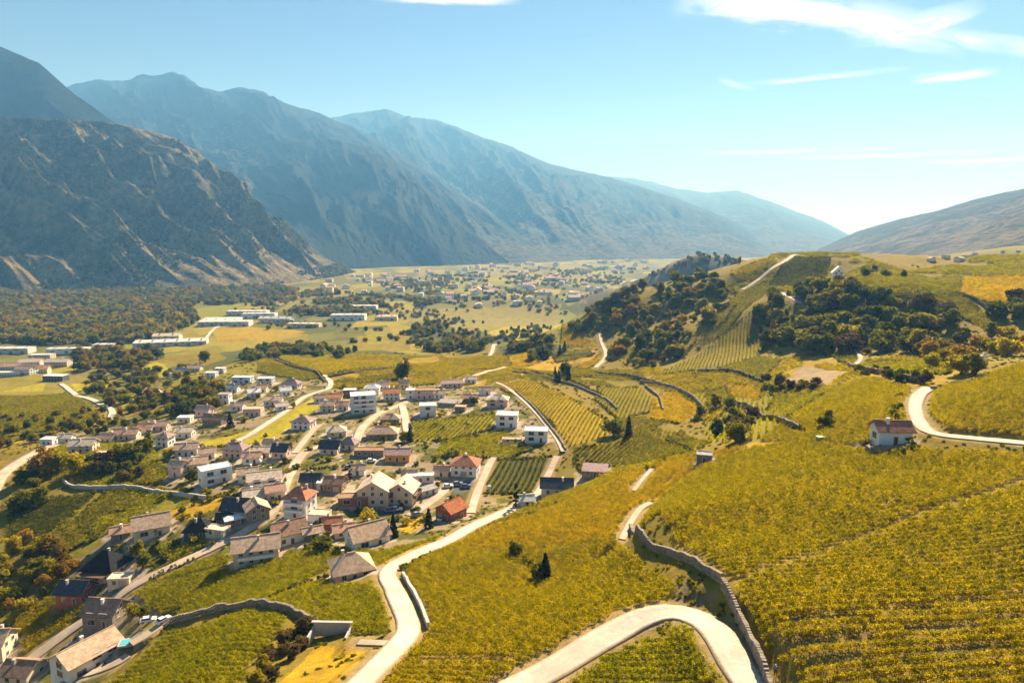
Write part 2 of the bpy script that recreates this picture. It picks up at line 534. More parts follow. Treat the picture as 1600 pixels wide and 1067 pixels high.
# ------------------------------------------------------------------ roads and lanes (photo polylines)
ROADS = [  # name, width, surface, points
 ('road', 5.2, 'pale', [(795,1082),(870,1040),(940,1000),(1000,970),(1050,957),(1092,964),(1122,990),(1152,1035),(1180,1085)]),
 ('road', 4.7, 'pale', [(545,1085),(585,1045),(615,1015),(636,990),(637,972),(627,945),(615,920),(606,893),(640,871),(700,844),(740,822),(785,802),(825,785)]),
 ('road', 4.6, 'tan', [(0,1067),(60,1022),(110,985),(150,958),(200,920),(262,888),(335,855),(390,825),(432,788),(450,745),(474,708),(505,697)]),
 ('road', 4.6, 'tan', [(556,690),(566,668),(590,648),(622,634),(660,618),(700,604),(740,588),(790,574)]),
 ('lane', 4.4, 'pale', [(628,634),(632,650),(636,675)]),
 ('lane', 3.2, 'tan', [(460,708),(474,690),(490,670)]),
 ('lane', 3.8, 'pale', [(360,692),(385,682),(420,660),(450,640),(475,621),(500,612),(513,607),(516,597),(505,586)]),
 ('road', 4.0, 'pale', [(1800,712),(1640,698),(1600,693),(1520,685),(1460,679),(1438,662),(1430,637),(1436,618),(1452,606)]),
 ('path', 1.7, 'tan', [(972,842),(984,818),(1000,797),(1018,785)]),
 ('path', 1.4, 'tan', [(990,767),(1003,750),(1018,733)]),
 ('road', 6.5, 'tan', [(-60,900),(-25,800),(-2,748),(30,722),(65,703),(95,694)]),
 ('lane', 4.5, 'pale', [(95,600),(128,621),(155,631),(174,641),(172,657)]),
 ('path', 4.0, 'tan', [(1160,455),(1192,432),(1222,411),(1246,398)]),
 ('lane', 4.0, 'pale', [(1212,455),(1228,463),(1252,476)]),
 ('path', 3.2, 'tan', [(936,505),(938,528),(946,556),(930,575)]),
 ('path', 1.8, 'tan', [(560,1010),(600,1004),(635,999)]),
 ('path', 2.2, 'tan', [(880,706),(862,675),(832,640),(800,612),(775,598)]),
 ('lane', 3.0, 'tan', [(205,1010),(225,995),(248,975),(255,968)]),
 ('lane', 3.0, 'tan', [(120,1062),(150,1050),(185,1030),(200,1018)]),
 ('lane', 3.4, 'tan', [(735,800),(745,770),(760,735),(770,715)]),
 ('lane', 4.0, 'tan', [(640,805),(665,790),(690,770),(700,755)]),
 ('path', 2.0, 'tan', [(1335,545),(1345,560),(1330,575)]),
 ('lane', 3.0, 'tan', [(870,712),(840,770),(830,785)]),
 ('lane', 3.6, 'pale', [(765,556),(770,545),(775,538)]),
 ('lane', 4.5, 'pale', [(322,530),(330,518),(345,508)]),
]
road_lines = [(n, w, s, px_line(p)) for n, w, s, p in ROADS]
# bed the ground to the road surface so that roads lie in the slope
road_prof = []
for n, w, s, line in road_lines:
    zc = ground_z(line[:, 0], line[:, 1])
    road_prof.append(np.convolve(np.pad(zc, 4, 'edge'), np.ones(9) / 9, 'valid'))
_fx, _fy = GX.ravel(), GY.ravel(); _fz = GZ.ravel().copy()
for (n, w, s, line), prof in zip(road_lines, road_prof):
    m_ = w * 0.5 + 5.0
    sel = np.where((_fx > line[:, 0].min() - m_) & (_fx < line[:, 0].max() + m_) & (_fy > line[:, 1].min() - m_) & (_fy < line[:, 1].max() + m_))[0]
    bd = np.full(len(sel), 1e9); bz = np.zeros(len(sel))
    for i in range(len(line) - 1):
        p0, p1 = line[i], line[i + 1]; ab = p1 - p0; L = ab @ ab + 1e-9
        near = np.where((np.abs(_fx[sel] - p0[0]) < m_ + 3) & (np.abs(_fy[sel] - p0[1]) < m_ + 3))[0]
        if not len(near):
            continue
        q = sel[near]
        t = np.clip(((_fx[q] - p0[0]) * ab[0] + (_fy[q] - p0[1]) * ab[1]) / L, 0, 1)
        dd = np.hypot(_fx[q] - p0[0] - t * ab[0], _fy[q] - p0[1] - t * ab[1])
        u = dd < bd[near]
        bd[near[u]] = dd[u]; bz[near[u]] = (prof[i] * (1 - t) + prof[i + 1] * t)[u]
    k = 1 - smooth(bd, w * 0.5 + 0.8, w * 0.5 + 4.5)
    _fz[sel] = _fz[sel] * (1 - k) + (bz - 0.05) * k
GZ[:] = _fz.reshape(GZ.shape)
# bare tracks between vine blocks (nothing built: the vines leave them free)
GAPS = [(0.6, [(1150,910),(1280,864),(1440,803),(1600,748),(1660,725)]), (0.4, [(1280,750),(1340,770),(1400,790),(1445,798)]),
        (0.2, [(1220,978),(1400,955),(1600,930)]), (0.2, [(1225,1010),(1400,990),(1600,968)]),
        (0.3, [(1215,1048),(1400,1030),(1600,1005)]),
        (0.5, [(205,928),(330,890),(400,870)]), (0.5, [(400,945),(450,920),(520,900)]), (0.5, [(480,965),(540,935),(590,920)]),
        (0.5, [(700,690),(770,677),(800,672)]), (0.4, [(640,1035),(800,1034)]), (0.4, [(890,700),(945,683)]), (0.3, [(1015,675),(1060,695)])]
gap_lines = [(w, px_line(p)) for w, p in GAPS]

# ------------------------------------------------------------------ parcels (photo outlines), used for soil and for vines
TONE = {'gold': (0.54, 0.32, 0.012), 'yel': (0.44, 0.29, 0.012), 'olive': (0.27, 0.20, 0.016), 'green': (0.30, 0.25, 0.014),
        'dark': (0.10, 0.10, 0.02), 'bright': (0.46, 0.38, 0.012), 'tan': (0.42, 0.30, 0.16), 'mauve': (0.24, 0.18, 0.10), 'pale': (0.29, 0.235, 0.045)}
PARCELS = [  # key, tone, lod ('A' near vines, 'B' farther vines, 'C' meadow or far field), outline, row direction, label
 ('v', 'yel', 'A', [(1006,813),(1030,780),(1100,725),(1180,700),(1260,690),(1340,703),(1440,704),(1620,712),(1640,735),(1440,803),(1280,864),(1150,910),(1120,880),(1060,850)], [(1100,800),(1400,765)], 'golden green vineyard slope below the white hut on the right'),
 ('v', 'yel', 'A', [(1150,912),(1280,867),(1440,806),(1640,742),(1920,690),(1960,880),(1960,1150),(1235,1090),(1210,1030),(1160,950)], [(1215,1048),(1600,1003)], 'broad yellow vineyard in the lower right corner beside the curved wall'),
 ('v', 'gold', 'A', [(700,855),(800,815),(870,790),(930,765),(1000,733),(1085,716),(1020,770),(985,808),(965,838),(900,845),(800,862)], [(800,840),(1000,770)], 'golden upper half of the vineyard hump beside the spur path'),  # gold tone paints in the light coming through the crest leaves
 ('v', 'yel', 'A', [(648,880),(698,857),(800,864),(900,847),(965,840),(985,868),(1050,908),(1052,928),(1000,948),(900,995),(800,1045),(770,1090),(590,1090),(662,985),(632,905)], [(700,935),(1000,925)], 'large yellow green lower half of the vineyard hump above the switchback road'),
 ('v', 'green', 'A', [(870,1085),(960,1022),(1060,980),(1088,985),(1140,1085)], [(900,1050),(1100,1035)], 'small wedge of vines inside the road bend'),
 ('v', 'yel', 'A', [(1450,645),(1458,612),(1520,594),(1600,570),(1900,500),(1920,690),(1700,690),(1600,684),(1480,672)], [(1460,650),(1600,625)], 'rounded vineyard above the road on the right edge'),
 ('v', 'yel', 'A', [(1185,690),(1230,657),(1262,636),(1310,607),(1345,592),(1418,606),(1415,640),(1425,680),(1360,698),(1262,690)], [(1230,670),(1400,640)], 'golden vineyard behind the white hut'),
 ('v', 'green', 'A', [(205,928),(340,870),(450,868),(520,855),(600,862),(690,838),(608,880),(585,885),(520,885),(480,905),(420,935),(262,972),(242,952)], [(250,945),(450,890)], 'green vines between the village street and the pink stone house'),
 ('v', 'green', 'A', [(412,942),(500,908),(580,915),(602,930),(606,995),(540,985),(490,968)], [(430,945),(570,925)], 'square green vineyard with a dark gap left of the lane'),
 ('v', 'green', 'A', [(150,1085),(200,1050),(258,992),(380,958),(450,968),(440,990),(390,1040),(375,1085)], [(250,1040),(400,1000)], 'vine rows in the bottom left below the stone wall'),
 ('v', 'yel', 'A', [(12,965),(95,925),(140,945),(108,975),(40,1020),(22,985)], [(30,1000),(120,950)], 'strip of yellow vines beside the black roofed house'),
 ('v', 'olive', 'B', [(115,815),(168,768),(240,768),(205,790),(132,825)], [(130,815),(210,780)], 'sunlit olive vineyard plot among shaded plots'),
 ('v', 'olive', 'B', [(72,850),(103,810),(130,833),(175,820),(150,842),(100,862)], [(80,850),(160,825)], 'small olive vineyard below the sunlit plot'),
 ('v', 'dark', 'B', [(22,780),(150,772),(108,812),(60,842),(10,842)], [(30,820),(120,790)], 'dark shaded vineyard beside the left road'),  # dark tone puts the trees' shade into leaf and soil colour
 ('v', 'olive', 'B', [(185,752),(240,722),(265,738),(245,758)], [(190,750),(255,730)], 'little vineyard behind the pale garden wall'),
 ('v', 'green', 'B', [(240,850),(322,842),(310,866),(262,878)], [(250,870),(310,850)], 'small vine plot along the village street by the black house'),
 ('m', 'bright', 'C', [(312,690),(395,672),(440,648),(500,616),(512,626),(472,655),(430,688),(390,696),(320,697)], None, ''),
 ('v', 'green', 'B', [(642,660),(772,646),(782,668),(695,688),(645,690)], [(680,688),(720,652)], 'bright vineyard left of the white cube houses'),
 ('v', 'green', 'B', [(692,692),(785,673),(832,702),(800,714),(682,712)], [(700,705),(810,690)], 'bright vineyard below the white cube houses'),
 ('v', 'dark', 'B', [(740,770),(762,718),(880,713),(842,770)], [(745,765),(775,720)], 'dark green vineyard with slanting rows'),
 ('v', 'yel', 'B', [(775,602),(830,592),(890,622),(958,662),(948,684),(892,698),(868,668),(830,632)], [(860,650),(885,622)], 'yellow vineyard right of the cart track'),
 ('v', 'olive', 'B', [(900,702),(960,692),(1000,662),(1090,690),(1080,710),(900,711)], [(930,710),(1000,664)], 'olive terraced vineyard below the paired dark trees'),
 ('v', 'gold', 'B', [(1025,615),(1062,616),(1098,640),(1060,662),(1015,655)], [(1030,640),(1090,640)], 'golden terrace above the dark round tree'),
 ('v', 'olive', 'B', [(935,604),(1000,605),(1030,640),(965,655),(930,625)], [(950,648),(975,606)], 'dull green terrace under the hill road wall'),
 ('v', 'olive', 'B', [(1022,588),(1130,522),(1195,472),(1232,500),(1185,556),(1095,578)], [(1080,570),(1090,540)], 'steep olive vineyard on the hillside below the pale path'),
 ('v', 'green', 'B', [(1100,582),(1185,557),(1225,562),(1190,592),(1140,580)], [(1130,585),(1180,556)], 'bright terrace vineyard at the foot of the steep slope'),
 ('v', 'gold', 'B', [(1130,598),(1195,605),(1185,625),(1140,618)], [(1140,610),(1190,615)], 'small golden terrace by the dark shrubs'),
 ('v', 'olive', 'B', [(1312,446),(1325,434),(1500,434),(1500,460),(1555,500),(1540,514),(1480,480),(1400,462)], [(1330,440),(1490,445)], 'green vineyard on the hilltop right of the chapel'),
 ('v', 'gold', 'B', [(1502,458),(1505,434),(1680,428),(1680,470),(1530,472)], [(1520,450),(1600,445)], 'orange gold vineyard on the hilltop at the right edge'),
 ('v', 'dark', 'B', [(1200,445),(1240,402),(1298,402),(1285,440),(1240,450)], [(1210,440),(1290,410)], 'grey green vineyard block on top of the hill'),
 ('v', 'yel', 'B', [(1140,428),(1200,405),(1250,395),(1195,436),(1160,440)], [(1150,430),(1240,400)], 'yellow vineyard left of the path on top of the hill'),
 ('m', 'tan', 'C', [(1222,598),(1255,570),(1330,580),(1290,605)], None, ''),
 ('m', 'bright', 'C', [(0,612),(30,605),(70,598),(68,611)], None, ''),
 ('m', 'gold', 'C', [(0,690),(80,675),(160,652),(170,660),(80,682),(0,696)], None, ''),
 ('m', 'bright', 'C', [(155,625),(210,612),(215,622),(195,640),(180,640)], None, ''),
 ('m', 'bright', 'C', [(230,570),(255,562),(262,575),(285,585),(250,590)], None, ''),
 ('m', 'bright', 'C', [(110,600),(170,590),(175,605),(120,612)], None, ''),
 ('m', 'yel', 'C', [(330,515),(390,510),(480,518),(420,532),(340,534)], None, ''),
 ('m', 'olive', 'C', [(235,562),(330,545),(355,560),(300,575)], None, ''),
 ('m', 'olive', 'C', [(420,535),(480,522),(480,545),(430,550)], None, ''),
 ('m', 'olive', 'C', [(540,548),(560,525),(640,520),(640,548)], None, ''),
 ('m', 'green', 'C', [(570,515),(610,510),(612,535),(575,540)], None, ''),
 ('m', 'olive', 'C', [(640,548),(760,530),(780,550),(700,560)], None, ''),
 ('m', 'pale', 'C', [(700,505),(760,500),(880,490),(900,502),(800,515),(710,520)], None, ''),
 ('m', 'bright', 'C', [(760,520),(880,505),(890,515),(790,530)], None, ''),
 ('m', 'pale', 'C', [(600,500),(690,482),(880,475),(870,490),(700,500)], None, ''),
 ('m', 'gold', 'C', [(840,560),(900,545),(935,548),(930,562),(860,572)], None, ''),
 ('m', 'gold', 'C', [(815,575),(855,562),(890,570),(870,582)], None, ''),
 ('m', 'gold', 'C', [(415,1090),(480,1025),(500,1005),(540,1005),(575,1015),(560,1045),(520,1090)], None, ''),
 ('m', 'tan', 'C', [(955,838),(975,810),(1000,790),(990,830),(975,850)], None, ''),
 ('m', 'gold', 'C', [(590,880),(780,805),(820,790),(840,800),(700,850),(640,875),(610,895)], None, ''),
 ('m', 'gold', 'C', [(620,825),(660,805),(665,818),(640,835)], None, ''),
 ('m', 'gold', 'C', [(225,815),(330,775),(365,765),(360,785),(300,810)], None, ''),
 ('v', 'yel', 'B', [(900,716),(1040,720),(1015,732),(950,746),(905,736)], [(905,725),(1030,722)], 'narrow olive gold strip behind the vineyard hump'),
 ('v', 'yel', 'B', [(1035,596),(1080,590),(1110,595),(1098,614),(1060,606)], [(1040,600),(1100,600)], 'thin yellow terrace over the curved grey wall'),
 ('v', 'olive', 'B', [(1102,612),(1135,606),(1145,626),(1106,636)], [(1105,620),(1140,620)], 'small dull terrace left of the small golden one'),
 ('v', 'yel', 'B', [(1100,642),(1145,632),(1120,656),(1082,658)], [(1090,650),(1130,645)], 'small yellow terrace above the rounded olive tree'),
 ('v', 'green', 'B', [(1290,552),(1470,566),(1482,584),(1400,584),(1335,574)], [(1300,558),(1460,572)], 'green strip of vines under the wood below the chapel'),
 ('v', 'gold', 'B', [(880,507),(905,512),(935,542),(876,536)], [(885,515),(920,535)], 'golden slope left of the steep pale path'),
 ('v', 'green', 'B', [(955,537),(990,541),(1000,562),(952,562)], [(955,545),(995,550)], 'small green terrace right of the steep pale path'),
 ('v', 'olive', 'B', [(860,551),(920,546),(925,556),(870,566)], [(865,555),(920,552)], 'little olive plot at the foot of the wooded hill'),
 ('v', 'gold', 'B', [(902,574),(935,556),(944,566),(912,578)], [(905,572),(938,560)], 'little golden plot at the foot of the steep path'),
 ('v', 'gold', 'B', [(800,552),(855,552),(832,570),(802,575)], [(805,560),(845,558)], 'golden plot between the plain and the hill foot'),
 ('v', 'olive', 'B', [(1140,470),(1196,440),(1213,453),(1176,474),(1132,521),(1090,545)], [(1110,530),(1195,450)], 'upper olive strip on the steep slope under the pale path'),
 ('v', 'olive', 'B', [(1215,612),(1290,612),(1312,605),(1262,634),(1228,655),(1200,640)], [(1220,640),(1290,612)], 'olive slope left of the golden vineyard behind the hut'),
 ('v', 'yel', 'B', [(612,898),(700,848),(790,806),(822,790),(868,790),(800,813),(700,853),(648,878)], [(640,880),(790,808)], 'narrow golden bank of vines along the village lane'),
 ('v', 'yel', 'B', [(392,568),(440,557),(560,554),(626,557),(628,570),(560,576),(510,588),(450,570)], [(400,566),(620,562)], 'long yellow field beyond the village, topmost of the three'),
 ('v', 'olive', 'B', [(402,567),(450,573),(500,591),(470,596),(402,581)], [(405,575),(480,590)], 'olive field left of the curving far wall'),
 ('v', 'yel', 'B', [(508,607),(640,593),(760,576),(690,600),(600,606)], [(520,605),(740,580)], 'long yellow field just behind the upper village houses'),
 ('v', 'olive', 'B', [(520,597),(620,584),(622,592),(530,601)], [(525,598),(615,588)], 'thin olive field between the two far walls'),
 ('v', 'yel', 'B', [(642,572),(790,556),(800,570),(770,577),(650,588)], [(650,580),(790,562)], 'yellow field right of the tall lone tree'),
 ('v', 'olive', 'B', [(0,618),(108,615),(160,650),(110,668),(0,686)], [(5,640),(140,640)], 'wide olive field on the valley floor at the left edge'),
 ('f', 'olive', 'B', [(955,640),(1010,652),(1060,666),(1112,690),(1085,711),(900,712),(900,700),(962,690),(962,660)], [(940,708),(1010,668)], 'olive terraces filling the slope around the paired dark trees'),
 ('f', 'green', 'B', [(1030,598),(1200,600),(1262,640),(1190,692),(1110,692),(1100,642)], [(1130,680),(1150,620)], 'green terraces filling the hollow behind the vineyard crest'),
 ('f', 'yel', 'B', [(1000,575),(1100,580),(1190,560),(1300,556),(1340,576),(1300,608),(1200,616),(1050,612),(1000,600)], [(1050,600),(1280,590)], 'yellow green terraces around the bare tan field'),
 ('f', 'olive', 'B', [(850,568),(1000,578),(1012,600),(900,600),(800,590)], [(850,580),(990,588)], 'olive plots along the foot of the wooded hill'),
 ('f', 'yel', 'B', [(1330,556),(1480,556),(1505,590),(1450,604),(1340,592),(1300,600)], [(1340,575),(1460,585)], 'yellow strip of vines between the shaded wall and the wood'),
 ('f', 'olive', 'D', [(1130,452),(1200,412),(1260,392),(1345,402),(1420,424),(1500,414),(1690,388),(1690,432),(1330,436),(1290,446),(1220,462)], [(1330,425),(1600,415)], 'faded vineyards over the broad hilltop'),
 ('f', 'yel', 'B', [(560,562),(640,556),(800,552),(860,560),(800,600),(640,600),(520,606)], [(560,590),(780,570)], 'yellow fields between the far meadow and the hill foot'),
 ('f', 'green', 'B', [(100,690),(240,700),(260,745),(200,762),(110,760),(60,745)], [(120,750),(240,735)], 'green garden plots beneath the left trees'),
 ('f', 'green', 'B', [(20,850),(110,800),(250,770),(330,782),(240,830),(150,855),(60,900)], [(60,860),(240,790)], 'green plots between the shaded garden wall and the tan gable house'),
 ('f', 'gold', 'A', [(985,818),(1020,775),(1085,717),(1180,690),(1262,687),(1100,728),(1032,783),(1008,815)], [(1010,790),(1200,700)], 'golden strip of vines along the vineyard crest'),  # gold tone carries the hump's painted leaf glow along the crest
 ('f', 'yel', 'A', [(822,795),(900,752),(1000,718),(1095,706),(1085,717),(1000,734),(930,766),(870,791)], [(850,780),(1050,715)], 'yellow strip of vines on the shoulder above the slate roofed house'),
 ('m', 'mauve', 'C', [(1050,905),(1080,915),(1125,930),(1110,945),(1055,948)], None, ''),
]
_vill = [(0,1067),(0,985),(60,940),(140,860),(200,800),(260,750),(240,700),(60,700),(60,680),(160,655),(270,640),(310,600),(330,570),(430,580),(520,600),(700,590),(800,600),(830,640),(870,690),(820,715),(760,715),(740,770),(820,780),(700,835),(600,870),(520,850),(440,870),(340,870),(200,925),(260,970),(190,1040),(130,1090),(0,1090)]
for p in PARCELS:
    p_w = on_ground([a[0] for a in p[3]], [a[1] for a in p[3]])[:, :2]
    PARCELS[PARCELS.index(p)] = p + (p_w,)
vill_w = on_ground([a[0] for a in _vill], [a[1] for a in _vill])[:, :2]
PARK = on_ground([678, 742, 748, 720, 690, 668], [752, 740, 760, 772, 768, 760])[:, :2]
COURT = on_ground([525, 560, 640, 662, 640, 560], [790, 782, 782, 790, 805, 806])[:, :2]

# soil colour on the ground mesh
gx, gy, gr = GX.ravel(), GY.ravel(), RR.ravel()
tint = np.empty((gx.size, 3)); tint[:] = (0.33, 0.23, 0.025)
nz = fbm(gx / 30.0, gy / 30.0, 4, 21)
tint *= (0.55 + 0.9 * nz)[:, None]
hill = smooth(nz, 0.4, 0.62)[:, None]
tint = tint * (1 - 0.5 * hill) + np.array((0.22, 0.17, 0.025)) * 0.5 * hill
vmask = in_poly(gx, gy, vill_w)
n2 = fbm(gx / 9.0, gy / 9.0, 4, 5)
garden = np.where((n2 > 0.55)[:, None], np.array((0.36, 0.27, 0.16)), np.where((n2 > 0.44)[:, None], np.array((0.17, 0.17, 0.025)), np.array((0.10, 0.10, 0.022))))
tint[vmask] = garden[vmask]
n3 = fbm(gx / 5.0, gy / 5.0, 3, 77)[:, None]
patch = np.zeros(gx.size)          # 1 where the valley's small-field pattern applies
patch[(gr > 640) & (np.arctan2(gx - PIV[0], gy - PIV[1]) < R(6))] = 1.0
patch[gr > 1250] = 1.0
for key, tone, lod, poly, rows, label, pw in sorted(PARCELS, key=lambda p: p[0] != 'f'):
    b = (gx > pw[:, 0].min()) & (gx < pw[:, 0].max()) & (gy > pw[:, 1].min()) & (gy < pw[:, 1].max())
    ii = np.where(b)[0]
    ii = ii[in_poly(gx[ii], gy[ii], pw)]
    c = np.array(TONE[tone])
    if key == 'v' and lod == 'A':
        c = c * 0.5 + np.array((0.16, 0.11, 0.05)) * 0.5
    tint[ii] = c * (0.75 + 0.5 * n3[ii])
    patch[ii] = 0
tint[in_poly(gx, gy, PARK)] = (0.13, 0.135, 0.15)
tint[in_poly(gx, gy, COURT)] = (0.10, 0.115, 0.13)
road_d = np.full(gx.size, 1e9)
for n, w, s, line in road_lines:
    d = dist_to_line(gx, gy, line, 12.0)
    k = smooth(d, w * 0.5 + 0.4, w * 0.5 + 2.2)[:, None]
    verge = np.array((0.40, 0.28, 0.13))
    tint = np.where(k < 1, tint * k + verge * (0.8 + 0.4 * n3) * (1 - k), tint)

gm = NT(new_mat('ground_soil'))
ac = gm.attr('tint').outputs['Color']; ap = gm.attr('patch').outputs['Fac']
vor = gm.node('ShaderNodeTexVoronoi', {'Scale': 1.0, 'Randomness': 0.9}, feature='F1')
mp = gm.node('ShaderNodeMapping', {'Rotation': (0, 0, R(24)), 'Scale': (0.0135, 0.006, 0.0)})
gm.l.new(gm.pos(), mp.inputs[0]); gm.l.new(mp.outputs[0], vor.inputs['Vector'])
vr = gm.node('ShaderNodeSeparateColor'); gm.l.new(vor.outputs['Color'], vr.inputs[0])
cr = gm.node('ShaderNodeValToRGB'); gm.l.new(vr.outputs[0], cr.inputs[0])
cr.color_ramp.interpolation = 'CONSTANT'
for i, (pp, c) in enumerate([(0.0, (0.15, 0.145, 0.02)), (0.2, (0.29, 0.24, 0.02)), (0.38, (0.10, 0.11, 0.025)), (0.52, (0.36, 0.29, 0.025)), (0.66, (0.19, 0.18, 0.03)), (0.8, (0.27, 0.22, 0.05)), (0.9, (0.25, 0.255, 0.02))]):
    e = cr.color_ramp.elements[i] if i < 2 else cr.color_ramp.elements.new(pp)
    e.position = pp; e.color = c + (1,)
base = gm.mix(ap, ac, cr.outputs[0])
nn = gm.noise(0.35, 6, 0.65); nf = gm.noise(2.2, 4, 0.6)
base = gm.mix(gm.ramp(nn, 0.3, 0.75), gm.mix(0.45, base, (0.05, 0.05, 0.012)), base)
base = gm.mix(gm.ramp(nf, 0.35, 0.7), gm.mix(0.3, base, (0.10, 0.08, 0.03)), base)
gm.finish(base, 0.95, gm.bump(gm.math('ADD', nn, gm.math('MULTIPLY', nf, 0.4)), 0.6, 0.5), 0.05)
# the hillock beyond the wooded hill: dry brown slopes
hk = (np.abs(gx - 410) < 260) & (gy > 1180) & (gy < 1750)
tint[hk] = np.where((fbm(gx[hk] / 40, gy[hk] / 40, 4, 31) > 0.52)[:, None], np.array((0.10, 0.09, 0.04)), np.array((0.28, 0.20, 0.12))); patch[hk] = 0
gme = grid_mesh('ground', GX, GY, GZ, gm.m)
at_ = gme.attributes.new('tint', 'FLOAT_COLOR', 'POINT')
at_.data.foreach_set('color', np.concatenate([tint, np.ones((len(tint), 1))], 1).astype(np.float32).ravel())
at_ = gme.attributes.new('patch', 'FLOAT', 'POINT')
at_.data.foreach_set('value', patch.astype(np.float32))
ground = tag(link('ground', gme), kind='structure')

# road ribbons
def road_mat(name, col):
    t = NT(new_mat(name))
    n1 = t.noise(0.16, 5, 0.6); n2 = t.noise(1.3, 6, 0.7); n3 = t.noise(0.5, 3, 0.5, dist=2.5)
    c = t.mix(t.ramp(n1, 0.35, 0.65), tuple(v * 0.82 for v in col), tuple(v * 1.08 for v in col))
    c = t.mix(t.ramp(n2, 0.48, 0.72, 0, 0.6), c, tuple(v * 0.55 for v in col))
    n4 = t.noise(0.07, 2, 0.4)
    c = t.mix(t.ramp(n4, 0.56, 0.58, 0, 0.35), c, tuple(v * 0.6 for v in col))
    crack = t.ramp(t.math('ABSOLUTE', t.math('SUBTRACT', n3, 0.5)), 0.0, 0.012, 0.55, 0.0)
    c = t.mix(crack, c, tuple(v * 0.45 for v in col))
    e = t.attr('edge').outputs['Fac']
    wear = t.ramp(t.math('ADD', e, t.math('MULTIPLY', t.math('SUBTRACT', n2, 0.5), 0.55)), 0.70, 1.02)
    c = t.mix(wear, c, (0.36, 0.26, 0.14))
    rut = t.ramp(t.math('ABSOLUTE', t.math('SUBTRACT', e, 0.42)), 0.0, 0.2, 0.22, 0.0)
    c = t.mix(rut, c, tuple(v * 0.62 for v in col))
    return t.finish(c, 0.9, t.bump(n2, 0.3, 0.04), 0.15)
M_pale = road_mat('road_concrete', (0.60, 0.505, 0.405))
M_tan = road_mat('road_asphalt_dusty', (0.54, 0.43, 0.32))
for (n, w, s, line), prof in zip(road_lines, road_prof):
    d = np.gradient(line, axis=0); d /= np.linalg.norm(d, axis=1)[:, None] + 1e-9
    nrm = np.stack([d[:, 1], -d[:, 0]], 1)
    k = np.linspace(-0.5, 0.5, 7)
    wob = 1 + 0.10 * (vnoise(np.arange(len(line)) * 0.35, np.zeros(len(line)), 3) - 0.5)
    X = line[:, None, 0] + nrm[:, None, 0] * k * w * wob[:, None]; Y = line[:, None, 1] + nrm[:, None, 1] * k * w * wob[:, None]
    Z = ground_z(X, Y)
    dist = np.hypot(line[:, 0], line[:, 1])[:, None]
    Z2 = np.maximum(prof[:, None] + 0.06, Z + 0.03) + dist * 0.0006
    Xs = np.concatenate([X[:, :1], X, X[:, -1:]], 1); Ys = np.concatenate([Y[:, :1], Y, Y[:, -1:]], 1)
    Zs = np.concatenate([Z[:, :1] - 0.6, Z2, Z[:, -1:] - 0.6], 1)
    rme = grid_mesh(n, Xs, Ys, Zs, M_pale if s == 'pale' else M_tan, False)
    ev_ = np.tile(np.array([1.2, 1, .667, .333, 0, .333, .667, 1, 1.2], np.float32), len(line))
    rme.attributes.new('edge', 'FLOAT', 'POINT').data.foreach_set('value', ev_)
    tag(link(n, rme), kind='structure')

